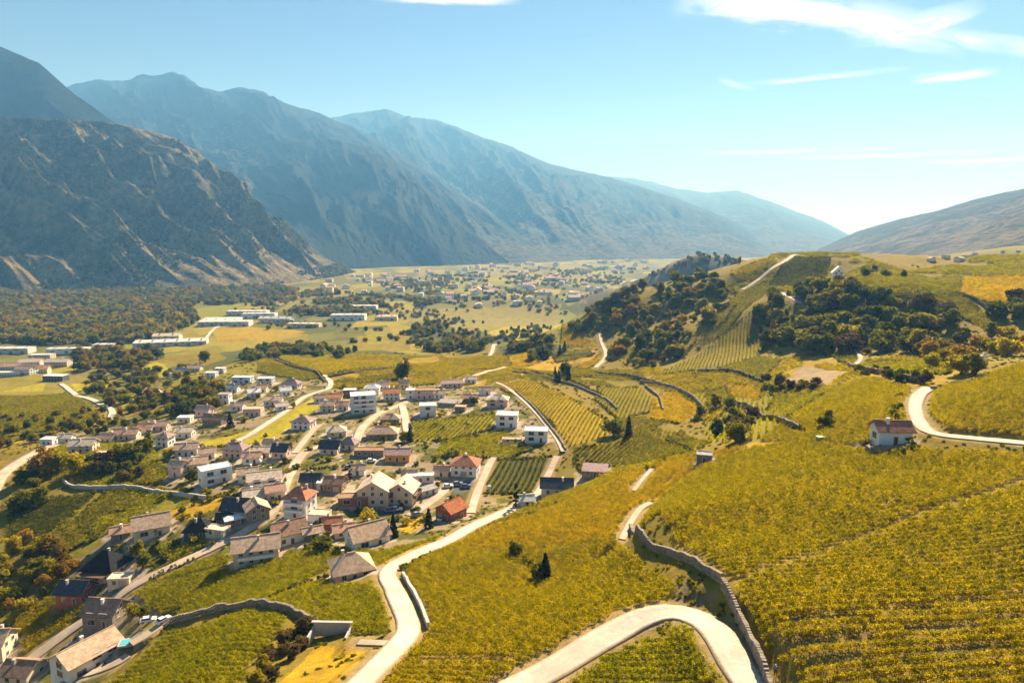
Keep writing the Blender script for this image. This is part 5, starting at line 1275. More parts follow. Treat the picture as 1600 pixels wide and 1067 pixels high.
# ------------------------------------------------------------------ the person at the end of the wall
def person():
    p = on_ground(1211, 1056)[0]
    J = {'hip': (0, 0, .95), 'waist': (0, 0, 1.12), 'chest': (0, -.02, 1.36), 'neck': (0, -.02, 1.50), 'jaw': (0, -.05, 1.57), 'skull': (0, -.04, 1.68), 'top': (0, -.02, 1.75),
         'hl': (-.10, 0, .90), 'kl': (-.12, -.04, .50), 'al': (-.12, .03, .09), 'tl': (-.13, -.14, .035), 'hr': (.10, 0, .90), 'kr': (.13, -.08, .51), 'ar': (.14, -.02, .09), 'tr': (.15, -.19, .035),
         'sl': (-.19, -.01, 1.43), 'el': (-.27, -.03, 1.16), 'wl': (-.26, -.20, .96), 'fl': (-.25, -.28, .92), 'sr': (.19, -.01, 1.43), 'er': (.28, .02, 1.16), 'wr': (.27, -.12, .94), 'fr': (.26, -.19, .88)}
    E = [('hip', 'waist'), ('waist', 'chest'), ('chest', 'neck'), ('neck', 'jaw'), ('jaw', 'skull'), ('skull', 'top'), ('hip', 'hl'), ('hl', 'kl'), ('kl', 'al'), ('al', 'tl'), ('hip', 'hr'), ('hr', 'kr'), ('kr', 'ar'), ('ar', 'tr'),
         ('chest', 'sl'), ('sl', 'el'), ('el', 'wl'), ('wl', 'fl'), ('chest', 'sr'), ('sr', 'er'), ('er', 'wr'), ('wr', 'fr')]
    RAD = {'hip': .15, 'waist': .135, 'chest': .16, 'neck': .06, 'jaw': .075, 'skull': .10, 'top': .06, 'hl': .10, 'hr': .10, 'kl': .065, 'kr': .065, 'al': .05, 'ar': .05, 'tl': .042, 'tr': .042,
           'sl': .075, 'sr': .075, 'el': .05, 'er': .05, 'wl': .035, 'wr': .035, 'fl': .03, 'fr': .03}
    names = list(J)
    me = bpy.data.meshes.new('person_body')
    me.from_pydata([J[n] for n in names], [(names.index(a), names.index(b)) for a, b in E], [])
    tmp = bpy.data.objects.new('person_body', me); COL.objects.link(tmp)
    sk = tmp.modifiers.new('skin', 'SKIN')
    for i, n in enumerate(names):
        me.skin_vertices[0].data[i].radius = (RAD[n] * (1.15 if n in ('chest', 'hip') else 1), RAD[n] * (0.85 if n in ('chest', 'waist') else 1))
    me.skin_vertices[0].data[0].use_root = True
    tmp.modifiers.new('smooth', 'SUBSURF').levels = 2
    dg = bpy.context.evaluated_depsgraph_get()
    ev = bpy.data.meshes.new_from_object(tmp.evaluated_get(dg))
    bpy.data.objects.remove(tmp)
    skin = surf_mat('skin', (0.55, 0.34, 0.24), 0.6, 0.05); shirt = surf_mat('shirt_blue', (0.16, 0.18, 0.50), 0.85, 0.1, 5); tr = surf_mat('trousers_dark', (0.06, 0.06, 0.08), 0.9, 0.15, 5)
    for m in (skin, shirt, tr):
        ev.materials.append(m)
    for f in ev.polygons:
        c = f.center
        f.use_smooth = True
        f.material_index = 2 if (c.z < 0.98 and abs(c.x) < 0.22) else (1 if 0.98 <= c.z < 1.50 and (abs(c.x) < 0.25 or c.z > 1.12) else 0)
    o = thing('person', (p[0], p[1], p[2] + 0.02), R(-25), 'person in a blue shirt and pale cap standing beside the lower stone wall', 'person')
    link('body', ev, o)
    cap = MB(); n = 12
    for k, (r_, z_) in enumerate([(0.112, 1.70), (0.105, 1.76), (0.07, 1.81)]):
        pass
    cap.tube([(0, -.035, 1.695), (0, -.035, 1.75), (0, -.03, 1.79), (0, -.03, 1.805)], [.115, .108, .075, .02], 14)
    cap.add([(-.08, -.12, 1.71), (.08, -.12, 1.71), (.055, -.24, 1.695), (-.055, -.24, 1.695), (-.08, -.12, 1.695), (.08, -.12, 1.695), (.055, -.24, 1.68), (-.055, -.24, 1.68)],
            [(0, 1, 2, 3), (7, 6, 5, 4), (0, 4, 5, 1), (1, 5, 6, 2), (2, 6, 7, 3), (3, 7, 4, 0)])
    cap.build('cap', surf_mat('cap_cloth', (0.75, 0.73, 0.70), 0.9, 0.08, 5), o, True)
PERSON_XY = on_ground(1211, 1056)[0][:2]
person()
def near_house(X, Y, pad=0.0):
    bad = np.zeros(np.shape(X), bool)
    for hx, hy, rz, a, b in house_spots:
        ca, sa = math.cos(rz), math.sin(rz)
        u = (X - hx) * ca + (Y - hy) * sa; v = -(X - hx) * sa + (Y - hy) * ca
        bad |= (np.abs(u) < a + pad) & (np.abs(v) < b + pad)
    return bad

# paved yards round the houses: written into the soil colour of the ground
yard = np.zeros(gx.size, bool)
yn = fbm(gx / 6.0, gy / 6.0, 3, 61)
for hx, hy, rz, hw, hd in house_spots:
    if math.hypot(hx, hy) > 640:
        continue
    s_ = np.where((np.abs(gx - hx) < 16) & (np.abs(gy - hy) < 16))[0]
    ca, sa = math.cos(rz), math.sin(rz)
    u = (gx[s_] - hx) * ca + (gy[s_] - hy) * sa; v = -(gx[s_] - hx) * sa + (gy[s_] - hy) * ca
    k = (np.abs(u) < hw + 1.5 + 5 * (yn[s_] - 0.45)) & (np.abs(v) < hd + 2.0 + 7 * (yn[s_] - 0.45))
    yard[s_[k]] = True
tint[yard] = np.array((0.52, 0.42, 0.31)) * (0.7 + 0.6 * yn[yard])[:, None]
gme.attributes['tint'].data.foreach_set('color', np.concatenate([tint, np.ones((len(tint), 1))], 1).astype(np.float32).ravel())

# ------------------------------------------------------------------ leaf clusters
def leaf_cards(P, N, size, rs, aspect=0.8):
    """quads at P facing N with random spin; returns verts, faces"""
    n = len(P)
    N = N / (np.linalg.norm(N, axis=1)[:, None] + 1e-9)
    a = rs.normal(size=(n, 3)); a -= (a * N).sum(1)[:, None] * N; a /= np.linalg.norm(a, axis=1)[:, None] + 1e-9
    b = np.cross(N, a)
    s = (size * rs.uniform(0.7, 1.3, n))[:, None]
    V = np.stack([P - a * s - b * s * aspect * 0.4, P + b * s * -aspect + a * s * 0.1, P + a * s + b * s * 0.2, P + b * s * aspect - a * s * 0.1], 1).reshape(-1, 3)
    return V, np.arange(n * 4).reshape(n, 4)
def cards_mesh(name, V, F, mat):
    me = bpy.data.meshes.new(name)
    me.from_pydata([tuple(v) for v in V.tolist()], [], [tuple(f) for f in F.tolist()])
    me.materials.append(mat)
    me.update()
    return me
def vine_mesh(name, mat, seed, length, width, height, n, size):
    rs = np.random.default_rng(seed)
    x = rs.uniform(-length / 2, length / 2, n)
    ang = rs.uniform(0, math.pi, n)
    rad = np.sqrt(rs.uniform(0.25, 1, n))
    y = np.cos(ang) * rad * width / 2
    z = 0.35 + np.sin(ang) * rad * (height - 0.35) * rs.uniform(0.75, 1.1, n)
    shoots = rs.random(n) < 0.07
    z = z + shoots * rs.uniform(0.1, 0.35, n)
    P = np.stack([x, y, z], 1)
    N = np.stack([rs.normal(0, 0.5, n), np.cos(ang) + rs.normal(0, 0.5, n), np.sin(ang) + rs.normal(0, 0.45, n)], 1)
    V, F = leaf_cards(P, N, size, rs)
    return cards_mesh(name, V, F, mat)
LEAF = {
 'gold': leaf_mat('vine_gold', (0.55, 0.42, 0.004), (0.66, 0.45, 0.005), (0.40, 0.33, 0.005), 0.045, 0.62),
 'yel': leaf_mat('vine_yellow', (0.44, 0.365, 0.002), (0.57, 0.43, 0.002), (0.27, 0.26, 0.003), 0.03, 0.62),
 'olive': leaf_mat('vine_olive', (0.30, 0.275, 0.007), (0.40, 0.34, 0.006), (0.21, 0.21, 0.008), 0.04, 0.62),
 'green': leaf_mat('vine_green', (0.38, 0.355, 0.002), (0.50, 0.42, 0.002), (0.24, 0.255, 0.003), 0.045, 0.62),
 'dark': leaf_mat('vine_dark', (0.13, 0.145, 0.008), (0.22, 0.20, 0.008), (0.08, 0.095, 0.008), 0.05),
}
def scatter_group(name):
    g = bpy.data.node_groups.new(name, 'GeometryNodeTree')
    g.interface.new_socket('Geometry', in_out='INPUT', socket_type='NodeSocketGeometry')
    g.interface.new_socket('Geometry', in_out='OUTPUT', socket_type='NodeSocketGeometry')
    return g
def scatter(name, pts, rotz, scl, protos, label=None, rnd_seed=0, cat=None):
    """one object that holds a whole mass of plants (points carry turn, scale and which plant)"""
    n = len(pts)
    me = bpy.data.meshes.new(name)
    me.vertices.add(n)
    me.vertices.foreach_set('co', np.asarray(pts, np.float32).ravel())
    rot = np.zeros((n, 3), np.float32); rot[:, 2] = rotz
    me.attributes.new('turn', 'FLOAT_VECTOR', 'POINT').data.foreach_set('vector', rot.ravel())
    sc_ = np.asarray(scl, np.float32)
    if sc_.ndim == 1:
        sc_ = np.repeat(sc_[:, None], 3, 1)
    me.attributes.new('size', 'FLOAT_VECTOR', 'POINT').data.foreach_set('vector', sc_.ravel())
    rs = np.random.default_rng(rnd_seed)
    me.attributes.new('which', 'INT', 'POINT').data.foreach_set('value', rs.integers(0, len(protos), n).astype(np.int32))
    o = link(name, me)
    key = 'plants_' + '_'.join(p.name for p in protos)
    c = bpy.data.collections.get(key)
    if c is None:
        c = bpy.data.collections.new(key)
        for p in protos:
            c.objects.link(p)
    g = scatter_group('scatter_' + name)
    N, L = g.nodes, g.links
    gi = N.new('NodeGroupInput'); go = N.new('NodeGroupOutput')
    ip = N.new('GeometryNodeInstanceOnPoints'); ci = N.new('GeometryNodeCollectionInfo')
    ci.inputs['Collection'].default_value = c
    ci.inputs['Separate Children'].default_value = True
    ci.inputs['Reset Children'].default_value = True
    def named(nm, dt):
        a = N.new('GeometryNodeInputNamedAttribute'); a.data_type = dt; a.inputs['Name'].default_value = nm
        return [s for s in a.outputs if s.enabled and s.name == 'Attribute'][0]
    er = N.new('FunctionNodeEulerToRotation')
    L.new(named('turn', 'FLOAT_VECTOR'), er.inputs[0])
    L.new(gi.outputs[0], ip.inputs['Points']); L.new(ci.outputs[0], ip.inputs['Instance'])
    ip.inputs['Pick Instance'].default_value = True
    L.new(named('which', 'INT'), ip.inputs['Instance Index'])
    L.new(er.outputs[0], ip.inputs['Rotation']); L.new(named('size', 'FLOAT_VECTOR'), ip.inputs['Scale'])
    L.new(ip.outputs[0], go.inputs[0])
    o.modifiers.new('scatter', 'NODES').node_group = g
    tag(o, label, cat, kind='stuff')
    return o
vine_protos = {}
def get_vines(tone, lod):
    k = (tone, lod)
    if k not in vine_protos:
        out = []
        for i in range(4):
            if lod == 'A':
                m = vine_mesh('vine_%s_near_%d' % (tone, i), LEAF[tone], 100 + i, 1.3, 0.72, 1.3, 130, 0.105)
            else:
                m = vine_mesh('vine_%s_far_%d' % (tone, i), LEAF[tone], 200 + i, 2.3, 0.95, 1.4, 70, 0.2)
            out.append(bpy.data.objects.new(m.name, m))
        vine_protos[k] = out
    return vine_protos[k]
WALLS = [  # height, thickness, photo polyline, label
 (1.7, 0.65, [(984,826),(1008,848),(1050,868),(1090,886),(1126,910)], 'upper dry stone wall curving along the vineyard spur', 'rough'),
 (2.0, 0.65, [(1128,918),(1147,955),(1168,1000),(1190,1048),(1204,1085)], 'lower dry stone wall descending beside the switchback road', 'rough'),
 (1.3, 0.5, [(630,900),(648,932),(660,957),(669,982)], 'low roadside wall at the lane bend', 'pale'),
 (2.0, 0.7, [(256,984),(300,966),(345,954),(400,947),(448,957),(484,972)], 'grey stone wall above the bottom left vine rows', 'rough'),
 (1.6, 0.5, [(98,752),(112,762),(152,764),(200,763),(250,771),(322,780)], 'long pale garden wall in the shade of the left trees', 'pale'),
 (1.3, 0.7, [(884,704),(866,676),(838,642),(806,612)], 'stone wall along the cart track by the white houses', 'rough'),
 (1.6, 0.8, [(800,582),(850,590),(900,604),(940,622),(964,640)], 'dark stone wall at the top of the yellow vineyard', 'rough'),
 (2.2, 0.8, [(1000,598),(1040,604),(1075,618),(1100,640)], 'curved grey wall over the golden terrace', 'rough'),
 (1.2, 0.6, [(1452,608),(1490,600),(1540,590)], 'low wall at the head of the upper right vineyard', 'rough'),
 (2.4, 0.8, [(1325,572),(1360,582),(1400,590),(1445,600)], 'shaded wall behind the golden vineyard', 'rough'),
 (1.6, 0.8, [(1008,604),(1028,620),(1036,642)], 'short stone wall between the two terraces', 'rough'),
 (1.8, 0.8, [(1090,580),(1150,582),(1192,598)], 'grey wall under the bright terrace', 'rough'),
 (1.8, 0.8, [(402,562),(450,570),(488,580),(508,597)], 'dark wall curving round the far meadow', 'rough'),
 (1.8, 0.8, [(512,590),(570,580),(632,574)], 'dark wall along the far meadow foot', 'rough'),
 (2.0, 0.8, [(930,583),(980,588),(1030,600)], 'wall under the wooded hill foot', 'rough'),
 (1.8, 0.8, [(1494,458),(1525,470),(1540,480)], 'dark wall between the hilltop vineyards', 'rough'),
 (1.7, 0.8, [(1140,628),(1180,642),(1220,658),(1250,672)], 'dark stone wall beside the round bushes', 'rough'),
 (1.5, 0.8, [(840,548),(880,556),(930,553)], 'low wall under the small pines', 'rough'),
]
wall_lines = [(h, t, px_line(p, 0.62), lab, st) for h, t, p, lab, st in WALLS]
for key, tone, lod, poly, rows, label, pw in PARCELS:
    if key not in ('v', 'f'):
        continue
    rp = on_ground([rows[0][0], rows[1][0]], [rows[0][1], rows[1][1]])[:, :2]
    d = rp[1] - rp[0]; d /= np.linalg.norm(d); nrm = np.array([-d[1], d[0]])
    ctr = pw.mean(0)
    ext = np.abs((pw - ctr) @ nrm).max() + 2; el = np.abs((pw - ctr) @ d).max() + 2
    sp = {'A': 1.65, 'B': 2.4, 'D': 3.4}[lod]; st = {'A': 1.0, 'B': 1.9, 'D': 3.2}[lod]
    rk = np.arange(-ext, ext, sp); sk = np.arange(-el, el, st)
    RK, SK = np.meshgrid(rk, sk, indexing='ij')
    rs = np.random.default_rng(len(vine_protos) + int(abs(ctr[0])))
    bend = 1.0 * (vnoise(SK / 30.0, RK / 80.0, 6) - 0.5)
    RKj = RK + bend + rs.normal(0, 0.04, RK.shape); SKj = SK + rs.uniform(-0.3, 0.3, SK.shape) * st
    X = (ctr[0] + SKj * d[0] + RKj * nrm[0]).ravel(); Y = (ctr[1] + SKj * d[1] + RKj * nrm[1]).ravel()
    ok = in_poly(X, Y, pw)
    X, Y = X[ok], Y[ok]
    keep = np.random.default_rng(3).random(len(X)) > 0.035
    for n, w, s, line in road_lines:
        keep &= dist_to_line(X, Y, line, 10) > w * 0.5 + 1.3
    for w, line in gap_lines:
        keep &= dist_to_line(X, Y, line, 6) > w * 0.5 + 0.5
    for h, t, line, lab, stl in wall_lines:
        keep &= dist_to_line(X, Y, line, 6) > t * 0.5 + 0.9
    if key == 'f':       # fills what the drawn plots leave free, with a path round each plot
        for q in PARCELS:
            if q[0] != 'f':
                cq = q[6].mean(0); grow = cq + (q[6] - cq) * (1 + 1.6 / max(6.0, float(np.linalg.norm(q[6] - cq, axis=1).mean())))
                keep &= ~in_poly(X, Y, grow)
        keep &= fbm(X / 26.0, Y / 26.0, 3, 44) > 0.36
    keep &= np.hypot(X - PERSON_XY[0], Y - PERSON_XY[1] + 1.2) > 2.6
    keep &= ~near_house(X, Y, 0.3)
    X, Y = X[keep], Y[keep]
    Z = ground_z(X, Y) - 0.1
    n = len(X)
    rot = math.atan2(d[1], d[0]) + np.where(rs.random(n) < 0.5, 0, math.pi) + rs.normal(0, 0.06, n)
    vig = 0.85 + 0.35 * fbm(X / 14.0, Y / 14.0, 3, 8)
    scl = np.stack([rs.uniform(0.95, 1.12, n), rs.uniform(0.92, 1.1, n) * vig, rs.uniform(0.9, 1.1, n) * vig], 1)
    if lod == 'D':
        scl = scl * 1.5
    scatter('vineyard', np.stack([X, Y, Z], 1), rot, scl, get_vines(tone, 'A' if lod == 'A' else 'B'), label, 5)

# ------------------------------------------------------------------ dry stone and rendered walls
M_render = surf_mat('wall_render', (0.50, 0.46, 0.40), 0.9, 0.15, 0.8, 0.2, 0.03)
for h, t, line, lab, st in wall_lines:
    mb = MB(); rs = random.Random(len(lab))
    far = np.hypot(*line.mean(0)) > 260
    courses = 2 if far else max(3, int(h / 0.38))
    for i in range(len(line) - 1):
        a, b = line[i], line[i + 1]; L = float(np.linalg.norm(b - a)); rz = math.atan2(b[1] - a[1], b[0] - a[0])
        z0 = float(min(ground_z(a[0], a[1]), ground_z(b[0], b[1]))) - 0.5
        hh = h * (1 + 0.35 * (float(vnoise(np.array(i * 0.21), np.array(h), 5)) - 0.5)) + 0.5
        if st == 'pale':
            mb.box(((a[0] + b[0]) / 2, (a[1] + b[1]) / 2, z0 + hh / 2), (L * 1.02, t, hh), rz)
            mb.box(((a[0] + b[0]) / 2, (a[1] + b[1]) / 2, z0 + hh + 0.05), (L * 1.02, t + 0.12, 0.1), rz)
            continue
        for c in range(courses):
            ch = hh / courses
            off = (0.5 if c % 2 else 0.0) * L
            cx = a[0] + (b[0] - a[0]) * (0.5 + off / L * 0.9); cy = a[1] + (b[1] - a[1]) * (0.5 + off / L * 0.9)
            mb.box((cx, cy, z0 + ch * (c + 0.5) + rs.uniform(-0.03, 0.03)), (L * rs.uniform(0.8, 1.0), t * rs.uniform(0.8, 1.2), ch * rs.uniform(0.8, 1.08)), rz + rs.uniform(-0.12, 0.12), 0, rs.uniform(0.8, 0.98))
    tag(mb.build('stone_wall' if st == 'rough' else 'garden_wall', M_stone if st == 'rough' else M_render), lab, 'wall')

# ------------------------------------------------------------------ trees
M_bark = surf_mat('bark', (0.09, 0.065, 0.045), 0.95, 0.3, 4.0, 0.5, 0.05)
def tree_protos():
    P = {}
    def crown(name, mat, seed, h, rx, rz, z0, blobs, per, size):
        rs = np.random.default_rng(seed)
        Ps, Ns = [], []
        for _ in range(blobs):
            u = rs.normal(size=3); u /= np.linalg.norm(u); u[2] = u[2] * 0.95 - 0.02
            rr = rs.uniform(0.35, 0.95)
            c = np.array([u[0] * rx * rr, u[1] * rx * rr, z0 + rz * (0.9 + u[2] * rr)])
            br = rs.uniform(0.26, 0.46) * rx
            d = rs.normal(size=(per, 3)); d /= np.linalg.norm(d, axis=1)[:, None]
            q = c + d * br * rs.uniform(0.6, 1.05, per)[:, None] * np.array([1, 1, 0.8])
            Ps.append(q); Ns.append(d + rs.normal(0, 0.5, (per, 3)) + np.array([0, 0, 0.25]))
        V, F = leaf_cards(np.concatenate(Ps), np.concatenate(Ns), size, rs)
        return cards_mesh(name, V, F, mat)
    def trunk(name, seed, h, r, limbs=5, reach=0.28):
        rs = random.Random(seed); mb = MB()
        pts = [(0, 0, -0.6), (rs.uniform(-.1, .1), rs.uniform(-.1, .1), h * 0.3), (rs.uniform(-.3, .3), rs.uniform(-.3, .3), h * 0.6), (rs.uniform(-.4, .4), rs.uniform(-.4, .4), h * 0.85)]
        mb.tube(pts, [r * 1.3, r, r * 0.6, r * 0.2], 6)
        for i in range(limbs):
            a = 2 * math.pi * i / limbs + rs.uniform(-.4, .4); z = h * rs.uniform(0.25, 0.5); l = h * reach
            mb.tube([(0, 0, z), (math.cos(a) * l * .6, math.sin(a) * l * .6, z + l * .5), (math.cos(a) * l, math.sin(a) * l, z + l * 1.1)], [r * .5, r * .32, r * .12], 5)
        return mb.mesh(name, M_bark, True)
    def conifer(name, mat, seed, h, rb, tiers):
        rs = np.random.default_rng(seed); Ps, Ns = [], []
        for i in range(tiers):
            f = i / (tiers - 1); z = h * (0.1 + 0.88 * f); r = rb * (1 - f) ** 0.85 + 0.15
            k = int(20 * (1 - f) + 7)
            a = rs.uniform(0, 2 * math.pi, k); q = r * np.sqrt(rs.uniform(0.2, 1, k))
            Ps.append(np.stack([np.cos(a) * q, np.sin(a) * q, z - q * 0.35 + rs.normal(0, .12, k)], 1))
            Ns.append(np.stack([np.cos(a) * .5, np.sin(a) * .5, np.full(k, .8)], 1) + rs.normal(0, .35, (k, 3)))
        V, F = leaf_cards(np.concatenate(Ps), np.concatenate(Ns), h * 0.05, rs)
        return cards_mesh(name, V, F, mat)
    L = {
     'dark': leaf_mat('leaves_dark', (0.155, 0.17, 0.014), (0.26, 0.245, 0.016), (0.095, 0.11, 0.010), 0.02, 0.55),
     'olive': leaf_mat('leaves_olive', (0.26, 0.24, 0.016), (0.40, 0.32, 0.016), (0.15, 0.155, 0.012), 0.02, 0.55),
     'autumn': leaf_mat('leaves_autumn', (0.32, 0.21, 0.02), (0.46, 0.26, 0.02), (0.18, 0.14, 0.018), 0.02, 0.5),
     'yellow': leaf_mat('leaves_yellow', (0.46, 0.39, 0.008), (0.58, 0.43, 0.008), (0.30, 0.28, 0.008), 0.03, 0.5),
     'brown': leaf_mat('leaves_brown', (0.16, 0.11, 0.04), (0.22, 0.15, 0.045), (0.10, 0.07, 0.03), 0.03, 0.4),
     'conifer': leaf_mat('needles', (0.030, 0.042, 0.022), (0.045, 0.055, 0.024), (0.02, 0.03, 0.016), 0.03, 0.2)}
    s = 10
    for kind in ('dark', 'olive', 'autumn', 'yellow', 'brown'):
        for i in range(3):
            s += 1
            rx = (3.9, 3.4, 4.4)[i]; rz_ = (4.2, 5.0, 3.8)[i]
            P[(kind, i)] = (trunk('trunk', s, 9.5, 0.28), crown('crown', L[kind], s, 10, rx, rz_, 0.9, 44, 42, 0.46))
    for i in range(2):
        P[('conifer', i)] = (MB().tube([(0, 0, -.5), (0, 0, 9)], [0.25, 0.05], 6).mesh('trunk', M_bark, True), conifer('crown', L['conifer'], 60 + i, 10, (2.3, 1.7)[i], 24))
    P[('poplar', 0)] = (trunk('trunk', 71, 9, 0.22, 3, 0.1), crown('crown', L['olive'], 72, 10, 1.5, 5.0, 1.0, 22, 30, 0.36))
    P[('cypress', 0)] = (trunk('trunk', 73, 9, 0.2, 2, 0.06), crown('crown', L['conifer'], 74, 10, 0.95, 5.2, 0.4, 20, 26, 0.30))
    for i in range(3):      # shrubs, leafy to the ground
        kind = ('dark', 'yellow', 'olive')[i]
        P[('shrub_' + kind, 0)] = (trunk('trunk', 80 + i, 1.8, 0.09, 4, 0.5), crown('crown', L[kind], 80 + i, 2.4, 1.5, 1.05, 0.05, 14, 22, 0.26))
    return P
TREES = tree_protos()
tree_spots = []
def plant(x, y, kind, height, label, group=None, name='tree', rnd=random):
    """a tree or bush: trunk and crown under one empty"""
    if group and near_house(np.array([x]), np.array([y]), 0.8)[0]:
        return None
    vs = [k for k in TREES if k[0] == kind]
    k = vs[rnd.randrange(len(vs))]
    base = 2.5 if kind.startswith('shrub') else 10.0
    z = float(ground_z(x, y))
    o = thing(name, (x, y, z), rnd.uniform(0, 6.28), label, 'bush' if kind.startswith('shrub') else 'tree', group)
    sz = height / base
    w = sz * rnd.uniform(1.0, 1.35)
    o.scale = (w, w, sz)
    link('trunk', TREES[k][0], o); link('crown', TREES[k][1], o)
    tree_spots.append((x, y, w * (1.5 if base < 5 else 4.0)))
    return o
ADJ = {'dark': 'dark green', 'olive': 'olive green', 'autumn': 'orange gold', 'yellow': 'bright yellow', 'brown': 'brownish', 'conifer': 'pointed dark', 'shrub_dark': 'dark green', 'shrub_olive': 'olive', 'shrub_yellow': 'yellow'}
STRIP = {'leafy', 'yellowing', 'dark', 'rounded', 'low', 'brownish', 'brown', 'shaded', 'bushy', 'thorny', 'small'}
def which_one(label, kind, h, hr):
    ws = label.split()
    while ws[0] in STRIP or (ws[0] == 'bush' and ws[1] == 'tree'):
        ws.pop(0)
    f = (h - hr[0]) / (hr[1] - hr[0])
    return ' '.join([('small' if f < 0.34 else 'middling' if f < 0.67 else 'tall'), ADJ[kind]] + ws)
def grove(poly, count, kinds, hrange, label, group, spacing=4.5, seed=1, name='tree'):
    """trees spread over a photo outline, never closer than spacing"""
    rnd = random.Random(seed)
    xs = [p[0] for p in poly]; ys = [p[1] for p in poly]
    cand = [(rnd.uniform(min(xs), max(xs)), rnd.uniform(min(ys), max(ys))) for _ in range(count * 40)]
    arr = np.array(cand); cand = arr[in_poly(arr[:, 0], arr[:, 1], poly)][:count * 6]
    W = on_ground(cand[:, 0], cand[:, 1])
    got = []
    for x, y, z in W:
        if len(got) >= count:
            break
        if all((x - a) ** 2 + (y - b) ** 2 > spacing ** 2 for a, b in got):
            got.append((x, y))
    for x, y in got:
        kd = kinds[rnd.randrange(len(kinds))]
        hh = rnd.uniform(*hrange)
        plant(x, y, kd, hh, which_one(label, kd, hh, hrange), group, name, rnd)
def tree_at(px, py, kind, height, label, name='tree', group=None):
    p = on_ground(px, py)[0]
    return plant(p[0], p[1], kind, height, label, group, name, random.Random(int(px * 7 + py)))

# ------------------------------------------------------------------ hedges and scrub lines along the plot edges
HEDGE_MAT = {'dark': leaf_mat('hedge_dark', (0.075, 0.075, 0.014), (0.11, 0.095, 0.016), (0.045, 0.05, 0.012), 0.05, 0.35),
             'olive': leaf_mat('hedge_olive', (0.15, 0.13, 0.016), (0.24, 0.17, 0.016), (0.09, 0.085, 0.014), 0.05, 0.4)}
def hedge(pts, h, w, tone, label, size=0.32, dens=26, step=1.2):
    line = px_line(pts, step); rs = np.random.default_rng(int(sum(p[0] for p in pts)))
    Ps, Ns = [], []
    for x, y in line:
        f = rs.uniform(0.55, 1.25)
        if rs.random() < 0.08:
            continue
        a = rs.uniform(0, 2 * math.pi, dens); e_ = rs.uniform(0, 1, dens)
        q = np.stack([np.cos(a) * w * 0.5 * (1 - 0.5 * e_), np.sin(a) * w * 0.5 * (1 - 0.5 * e_), e_ * h * f], 1)
        Ps.append(q + np.array([x + rs.normal(0, .3), y + rs.normal(0, .3), float(ground_z(x, y)) - 0.1]))
        Ns.append(np.stack([np.cos(a), np.sin(a), e_ * 1.2], 1) + rs.normal(0, .4, (dens, 3)))
    V, F = leaf_cards(np.concatenate(Ps), np.concatenate(Ns), size, rs)
    tag(link('hedge', cards_mesh('hedge', V, F, HEDGE_MAT[tone])), label, 'hedge')
for args in [
 ([(862,592),(910,590),(960,588),(1012,598)], 3.0, 2.2, 'dark', 'dark scrub line along the foot of the wooded hill'),
 ([(1082,586),(1110,581),(1150,584),(1192,600)], 2.4, 1.8, 'dark', 'dark scrub line above the thin yellow terrace'),
 ([(1190,612),(1230,612),(1290,606)], 2.4, 2.0, 'dark', 'dark scrub line under the bare tan field'),
 ([(1330,574),(1370,584),(1410,592),(1446,600)], 2.2, 1.8, 'dark', 'dark scrub along the shaded wall behind the hut road'),
 ([(1484,460),(1520,468),(1545,476),(1600,478),(1660,478)], 2.4, 1.8, 'dark', 'dark hedge between the hilltop vineyards'),
 ([(1145,636),(1180,646),(1220,662),(1255,676)], 1.8, 1.6, 'olive', 'olive scrub along the dark stone wall in the hollow'),
 ([(402,560),(450,568),(490,580),(508,594)], 2.2, 1.8, 'dark', 'dark hedge round the curving far wall'),
 ([(512,588),(570,578),(632,572)], 2.4, 1.8, 'dark', 'dark hedge along the far meadow foot'),
 ([(530,602),(580,598),(622,594)], 1.8, 1.6, 'dark', 'short dark hedge behind the apartment block'),
 ([(800,856),(812,872),(830,886),(850,898)], 1.4, 1.4, 'dark', 'dark ledge scrub in the vineyard hump'),
 ([(1040,690),(1062,697),(1082,708)], 1.4, 1.2, 'dark', 'dark gap scrub in the olive terraces'),
 ([(800,578),(850,586),(900,600),(940,618)], 1.8, 1.4, 'dark', 'dark scrub on the wall above the yellow vineyard'),
 ([(1060,560),(1090,535),(1130,505),(1150,480)], 3.0, 2.6, 'dark', 'dark wood edge beside the steep olive vineyard'),
 ([(1175,500),(1190,520),(1195,545)], 2.6, 2.4, 'dark', 'dark bushes between the steep slope and the chapel wood'),
 ([(412,940),(460,918),(520,898)], 1.2, 1.0, 'dark', 'thin dark hedge between the two green vineyards'),
 ([(0,690),(60,682),(120,668),(165,655)], 2.0, 2.0, 'olive', 'olive hedge along the wide field on the left'),
 ([(640,664),(645,690)], 1.6, 1.2, 'dark', 'short dark hedge beside the pale side lane'),
 ([(320,700),(350,698),(395,698)], 1.4, 1.2, 'dark', 'dark hedge under the bright meadow'),
 ([(690,714),(740,716),(765,716)], 1.2, 1.0, 'dark', 'low hedge above the big white house'),
 ([(480,735),(520,730),(565,726)], 1.4, 1.2, 'olive', 'olive hedge across the plot below the slate roof'),
 ([(300,790),(330,780),(365,768)], 1.6, 1.4, 'olive', 'golden olive hedge left of the slate roofed house'),
 ([(420,800),(436,775),(446,750)], 1.3, 1.0, 'dark', 'dark hedge along the left side of the street'),
 ([(490,820),(520,815),(545,822)], 1.4, 1.2, 'dark', 'dark hedge right of the brown roofed white house'),
 ([(235,905),(262,892),(300,876)], 1.3, 1.1, 'olive', 'olive garden hedge along the lower street'),
]:
    hedge(*args)

